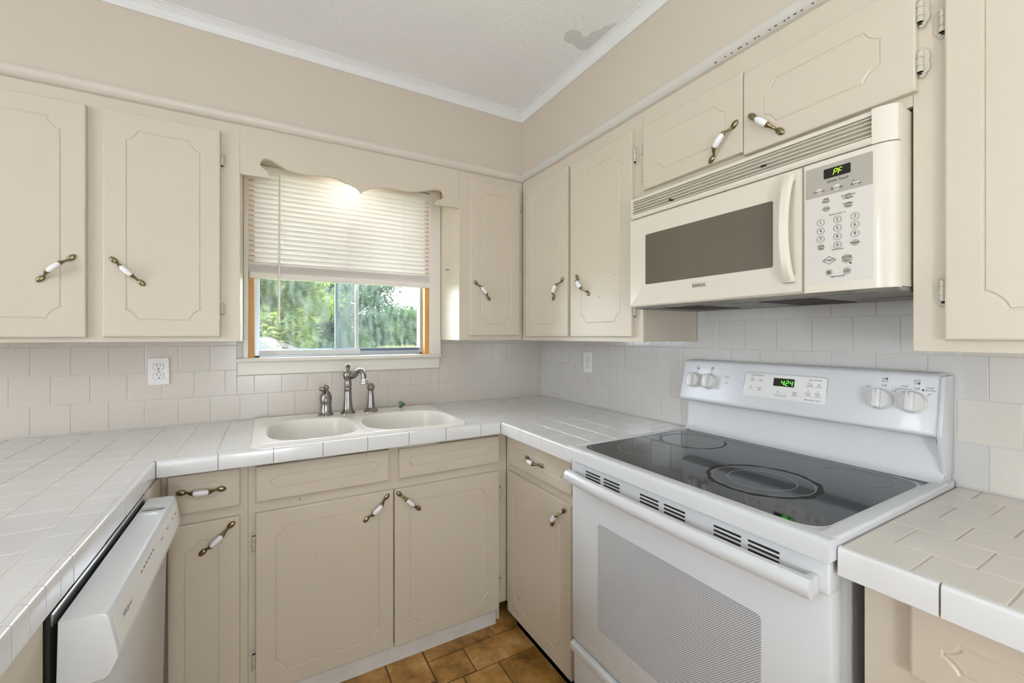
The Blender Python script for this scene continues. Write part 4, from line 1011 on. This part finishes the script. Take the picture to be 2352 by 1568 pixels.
for i, s in enumerate('1234567890'):
    u = (1.7701, 1.8041, 1.8379)[i % 3] if s != '0' else 1.8044; v = 1.5718 - .0195 * (i // 3)
    annulus(prn, 0, 0, 0, .0074, .0080, 28, t=.0006, M=Matrix.Translation((u, v, W1 - .0002))); pr_(s, u, v, .0112)
disc(btn_g, 1.7706, 1.5135, .0072, W1 + .0004); pr_('Cook', 1.7706, 1.5165, .0060); pr_('Time', 1.7706, 1.5105, .0060)
disc(btn_g, 1.8383, 1.5129, .0072, W1 + .0004); pr_('Power', 1.8383, 1.5129, .0074); pr_('minute cook', 1.8047, 1.5040, .0048)
dmd = [(1.7735, 1.4805), (1.7874, 1.4715), (1.8013, 1.4805), (1.7874, 1.4895)]
for a, c_ in zip(dmd, dmd[1:] + dmd[:1]): tube(prn, [(a[0], a[1], W1), (c_[0], c_[1], W1)], .0005, 5)
pr_('START', 1.7874, 1.4805, .0072)
disc(btn_g, 1.8226, 1.4795, .0105, W1 + .0004); pr_('STOP', 1.8226, 1.4825, .0080); pr_('Clear', 1.8226, 1.4755, .0062); q = new(); box(q, 1.8275, 1.8315, 1.4670, 1.4705, MX, W1 + .0006); merge(prn, q)
disc(btn_g, 1.7874, 1.4525, .0072, W1 + .0004); pr_('\u2723', 1.7874, 1.4525, .009)
for k in range(4):
    a = R(45 + 90 * k); annulus(prn, 0, 0, 0, .0010, .0017, 12, t=.0006, M=Matrix.Translation((1.7874 + .0022 * math.cos(a), 1.4525 + .0022 * math.sin(a), W1 + .0004)))
disc(btn_g, 1.8226, 1.4519, .0078, W1 + .0004); annulus(prn, 0, 0, 0, .0026, .0032, 16, t=.0006, M=Matrix.Translation((1.8210, 1.4519, W1 + .0004))); q = new(); box(q, 1.8238, 1.8275, 1.4508, 1.4530, MX, W1 + .0010); merge(prn, q)
pr_('High/Low/Off', 1.8045, 1.4420, .0052)
obj('buttons', T(btn_l, FR), 'panel_cream', cp, kind='stuff'); obj('buttons', T(btn_g, FR), 'panel_grey', cp, kind='stuff'); obj('printed_text', T(prn, FR), 'print', cp, kind='stuff')
# top vent grille
b = new(); prism(b, [(MX - .035, 1.722), (MX - .006, 1.7225), (MX - .003, 1.728), (MX - .006, 1.738), (MX - .022, 1.738), (MX - .022, 1.786), (MX - .010, 1.786), (MX - .012, 1.796), (MX - .035, 1.797)], ML_ + .010, 1.868, 'u')
box(b, ML_, ML_ + .012, 1.7215, 1.797, MX - .035, MX - .010, .002, 1)
vg = obj('vent_grille', T(b, FR), 'appliance_cream', mw)
b = new(); prism(b, [(1.8660, MX - .035), (1.8660, MX - .004), (1.8800, MX - .005), (1.8960, MX - .011), (1.9060, MX - .020), (MR_, MX - .034)], 1.7205, 1.797, 'w'); obj('grille_end', T(b, FR @ Mq), 'appliance_cream', mw, True)
for k in range(5):
    z0 = 1.7405 + k * .0098
    b = new(); prism(b, [(MX - .022, z0 + .0030), (MX - .022, z0 + .0004), (MX - .0065 - k * .0008, z0 - .0004), (MX - .0055 - k * .0008, z0 + .0008), (MX - .0065 - k * .0008, z0 + .0022)], ML_ + .012, 1.866, 'u'); obj('slat', T(b, FR), 'appliance_cream', vg)
for u, z_ in ((1.325, 1.747), (1.625, 1.752)): b = new(); box(b, u, u + .009, z_, z_ + .006, MX - .020, MX - .006); obj('clip', T(b, FR), 'darkgap', vg)

# ------------------------------------------------------------------ dishwasher
dwm = thing('dishwasher', (-2.1, -1.045, 0), 'white built-in dishwasher set into the peninsula with its door slightly ajar', 'dishwasher')
b = new(); box(b, -2.38, -1.815, -1.338, -.748, .09, .868); obj('tub', b, 'darkgap', dwm)
b = new(); box(b, -2.35, -1.86, -1.335, -.750, 0, .09); obj('toe_panel', b, 'black', dwm)
DA = Matrix.Translation((-1.800, 0, .10)) @ Matrix.Rotation(R(1.2), 4, 'Y') @ Matrix.Translation((1.800, 0, -.10))
b = new(); box(b, -1.812, -1.778, -1.338, -.748, .100, .790, .006, 2); T(b, DA); dd = obj('door', b, 'appliance', dwm, True)
# control panel: chunky section swept along y
sec = [(-1.822, .852), (-1.772, .852), (-1.764, .849), (-1.760, .842), (-1.7475, .778), (-1.7475, .772), (-1.757, .748), (-1.765, .742), (-1.812, .742), (-1.822, .75)]
t = bmesh.new(); A_ = [t.verts.new((p[0], -1.340, p[1])) for p in sec]; B_ = [t.verts.new((p[0], -.746, p[1])) for p in sec]
t.faces.new(A_); t.faces.new(B_[::-1])
for i in range(len(sec)): t.faces.new((A_[i], B_[i], B_[(i + 1) % len(sec)], A_[(i + 1) % len(sec)]))
bmesh.ops.bevel(t, geom=[e for e in t.edges if abs(e.verts[0].co.y - e.verts[1].co.y) < 1e-5], offset=.003, segments=2, affect='EDGES', profile=.5)
T(t, DA); dcp = obj('control_panel', t, 'appliance', dd, True)
DP = DA @ Matrix.Translation((-1.7600, 0, .842)) @ Matrix.Rotation(math.atan2(.0125, .064) * -1, 4, 'Y') @ FL   # front slope frame, v down from z=.842
b = new(); q = new(); prism(q, rrect(-1.322, -.762, -.062, -.004, .006), -.0004, .0004); T(q, DP); merge(b, q); obj('fascia', b, 'plastic_white', dcp)
b = new(); text(b, 'Whirlpool', -1.262, -.030, .0004, .0125, DP, shear=.25)
for k in range(6): q = new(); box(q, -1.155 + k * .020, -1.143 + k * .020, -.018, -.0155, 0, .0008); merge(b, T(q, DP))
for (u, s) in ((-.965, 'Normal'), (-.900, 'Heavy'), (-.835, 'Start'), (-.800, 'Cancel')): text(b, s, u, -.026, .0004, .0075, DP)
obj('printed_text', b, 'print', dcp, kind='stuff')
b = new(); box(b, -1.8185, -1.8125, -1.336, -.750, .846, .866, .001, 1); obj('trim_strip', b, 'chrome', dwm)
b = new(); box(b, -1.816, -1.768, -.852, -.838, .8545, .8560); annulus(b, -1.776, -.845, .8545, .004, .008, 16, t=.0016); annulus(b, -1.790, -.845, .8547, .003, .006, 16, t=.0016); T(b, DA); obj('mounting_bracket', b, 'chrome', dwm)
b = new(); box(b, -2.38, -1.806, -.748, -.592, 0, .868); obj('filler_panel', b, 'paint', dwm)

# ------------------------------------------------------------------ unseen lamps: two fill lamps added for brightness, and the dining globe
def globe_light(x, y, z, r_, m, label):
    f = thing('pendant_light', (x, y, z - r_), label, 'ceiling light')
    b = new(); lathe(b, [(0, 0), (.07, 0), (.07, -.02), (.015, -.03), (.006, -.035)], 24, Matrix.Translation((x, y, CZ - .0005))); tube(b, [(x, y, CZ - .03), (x, y, z + r_ - .01)], .006, 8); lathe(b, [(.05, -.01), (.05, .02), (.02, .035)], 24, Matrix.Translation((x, y, z + r_ - .01))); obj('stem', b, 'steel', f, True)
    b = new(); ball(b, (x, y, z), r_, r_, r_, 32, 20); obj('glass_globe', b, m, f, True)
f = thing('fill_globe_lamp', (-1.55, -3.55, 0), 'added unseen white globe fill lamp behind the camera', 'lamp')  # invented lamp out of view, lifts the base cabinets and ceiling
b = new(); lathe(b, [(0, 0), (.15, 0), (.15, .015), (.02, .03), (.012, .04)], 28, Matrix.Translation((-1.55, -3.55, 0))); obj('base', b, 'steel', f, True)
b = new(); tube(b, [(-1.55, -3.55, .03), (-1.55, -3.55, .90)], .012, 12); obj('pole', b, 'steel', f, True)
b = new(); ball(b, (-1.55, -3.55, 1.08), .20, .20, .20, 32, 20); obj('glass_globe', b, 'fill_globe', f, True)
f = thing('fill_uplight', (-1.95, -3.05, 0), 'added unseen fill lamp shining up at the ceiling from behind the camera', 'lamp')  # invented uplight out of view, put in to brighten the ceiling
b = new(); lathe(b, [(0, 0), (.14, 0), (.14, .015), (.02, .03), (.012, .04)], 28, Matrix.Translation((-1.95, -3.05, 0))); obj('base', b, 'steel', f, True)
b = new(); tube(b, [(-1.95, -3.05, .03), (-1.95, -3.05, 1.12)], .012, 12); obj('pole', b, 'steel', f, True)
b = new(); lathe(b, [(0, 1.10), (.06, 1.105), (.15, 1.15), (.21, 1.235), (.215, 1.25), (.205, 1.25), (.20, 1.237)], 32, Matrix.Translation((-1.95, -3.05, 0))); obj('bowl', b, 'steel', f, True)
b = new(); lathe(b, [(.197, 1.236), (.12, 1.240), (0, 1.242)], 32, Matrix.Translation((-1.95, -3.05, 0))); obj('glass_disc', b, 'fill_up', f, True)
globe_light(-4.05, -2.0, 2.12, .17, 'lampglobe', 'white glass globe light hanging over the adjoining dining area')

# ------------------------------------------------------------------ outside
b = new(); box(b, -40, 45, .16, 70, -.6, -.45); o = obj('lawn', b, 'lawn'); setp(o, kind='structure')
b = new(); box(b, -16, -5.46, -16, .15, -.6, -.06); box(b, -5.46, 6, -16, -4.56, -.6, -.06); o = obj('bounce_patio', b, 'bounce_patio'); setp(o, kind='structure')  # unseen pale slab, added to bounce daylight up to the ceiling
def foliage(clumps, size, per, m, name, parent):
    vs, fs = [], []
    for (cx, cy, cz, r_) in clumps:
        for _ in range(int(per * r_ * r_ / .16)):
            d = Vector((random.gauss(0, 1), random.gauss(0, 1), random.gauss(0, 1))).normalized() * r_ * random.random() ** .4
            p = Vector((cx, cy, cz)) + d
            a = Vector((random.uniform(-1, 1), random.uniform(-1, 1), random.uniform(-.6, .6))).normalized(); n_ = Vector((random.gauss(0, 1), random.gauss(0, 1), random.gauss(0, 1) + .8)).normalized()
            c_ = a.cross(n_); s = size * random.uniform(.6, 1.4)
            if c_.length < .05: continue
            c_.normalize(); k = len(vs)
            vs += [p - a * s, p + c_ * s * .42, p + a * s, p - c_ * s * .42]; fs.append((k, k + 1, k + 2, k + 3))
    me = bpy.data.meshes.new(name); me.from_pydata([v - WL[parent.name] for v in vs], [], fs); me.materials.append(MATS[m])
    o = bpy.data.objects.new(name, me); col.objects.link(o); o.parent = parent; o['kind'] = 'stuff'; return o
def tree(name, x, y, h0, h1, rad, n, cr, leaf, size, per, label, cat='tree', branches=5):
    f = thing(name, (x, y, -.45), label, cat, 'trees and bushes beyond the window')
    b = new(); tube(b, [(x, y, -.45), (x + .05, y, h0 * .6), (x - .04, y + .05, (h0 + h1) / 2), (x, y, h1 - .3)], [.10 * rad, .08 * rad, .05 * rad, .015], 8)
    for k in range(branches):
        a = random.uniform(0, 6.28); z0 = random.uniform(h0, h1 - .4); tube(b, [(x, y, z0), (x + .5 * rad * math.cos(a), y + .5 * rad * math.sin(a), z0 + .3), (x + .85 * rad * math.cos(a), y + .85 * rad * math.sin(a), z0 + .35)], [.035 * rad, .02 * rad, .006], 6)
    obj('trunk', b, 'bark', f)
    cl = []
    for k in range(n):
        a = random.uniform(0, 6.28); s = random.random(); z_ = h0 + (h1 - h0) * s
        prof_r = rad * (math.sin(math.pi * (.12 + .80 * s)) ** .7) * random.random() ** .5
        cl.append((x + prof_r * math.cos(a), y + prof_r * math.sin(a), z_, cr * random.uniform(.6, 1.25)))
    foliage(cl, size, per, leaf, 'foliage', f)
tree('leafy_tree', -1.75, 9.6, -.2, 4.6, 1.55, 260, .46, 'leaf_light', .070, 120, 'tall yellow-green tree seen through the left pane of the window', branches=9)
tree('leafy_tree', .95, 13.4, -.2, 5.4, 1.60, 300, .48, 'leaf_dark', .080, 120, 'tall dark green tree behind the middle of the window', branches=9)
tree('leafy_tree', -1.5, 19.6, -.2, 6.5, 2.8, 300, .75, 'leaf_mid', .12, 70, 'tall mid-green tree standing behind and between the two nearer trees')
tree('leafy_bush', 3.35, 13.4, -.3, 1.95, .75, 120, .36, 'leaf_mid', .055, 120, 'rounded green bush in the right pane just below the sky', 'bush')
tree('leafy_bush', 5.15, 13.6, -.3, 2.25, .85, 120, .38, 'leaf_light', .058, 110, 'light green bush at the right edge of the window view', 'bush')
tree('leafy_bush', 3.7, 17.3, -.3, 2.25, 1.6, 220, .50, 'leaf_mid', .080, 100, 'low wide green bush at the right of the dark tree', 'bush')
tree('leafy_bush', 6.9, 20.6, -.3, 3.0, 2.4, 260, .60, 'leaf_dark', .10, 80, 'dark green bush behind the other bushes on the right', 'bush')
tree('leafy_bush', .45, 9.9, -.3, 1.30, .62, 100, .32, 'leaf_mid', .05, 120, 'low green bush in front of the tall trees beside the shed', 'bush')
f = thing('tall_grass', (2.6, 11.0, -.45), 'pale tall grass along the bottom of the right pane', 'grass'); f['kind'] = 'stuff'
vs, fs = [], []
for _ in range(5200):
    x, y = random.uniform(1.5, 4.2), random.uniform(10.6, 11.6); h = random.uniform(.9, 1.42) ; l = random.uniform(-.12, .12); k = len(vs)
    vs += [Vector((x, y, -.45)), Vector((x + .012, y, -.45)), Vector((x + l + .008, y, -.45 + h)), Vector((x + l, y + .02, -.45 + h * 1.05))]; fs.append((k, k + 1, k + 2, k + 3))
me = bpy.data.meshes.new('blades'); me.from_pydata([v - WL[f.name] for v in vs], [], fs); me.materials.append(MATS['leaf_grass'])
o = bpy.data.objects.new('blades', me); col.objects.link(o); o.parent = f; o['kind'] = 'stuff'
# old shed
sh = thing('garden_shed', (-1.5, 7.3, -.45), 'weathered wooden shed with sagging roof at lower left of window view', 'shed')
b = new(); box(b, -2.15, -1.0, 6.9, 7.6, -.45, .88); obj('wall', b, 'shed_wood', sh)
for k in range(9): b = new(); box(b, -2.15 + k * .128, -2.15 + k * .128 + .118, 6.875, 6.90, -.45, .95 + .02 * (k % 3)); obj('board', b, 'shed_wood', sh)
b = new(); prism(b, [(-2.35, .98), (-1.62, 1.29), (-1.45, 1.27), (-.78, .96), (-.80, .90), (-1.46, 1.20), (-1.62, 1.22), (-2.35, .91)], -7.75, -6.75); T(b, FB); obj('roof', b, 'shed_roof', sh)
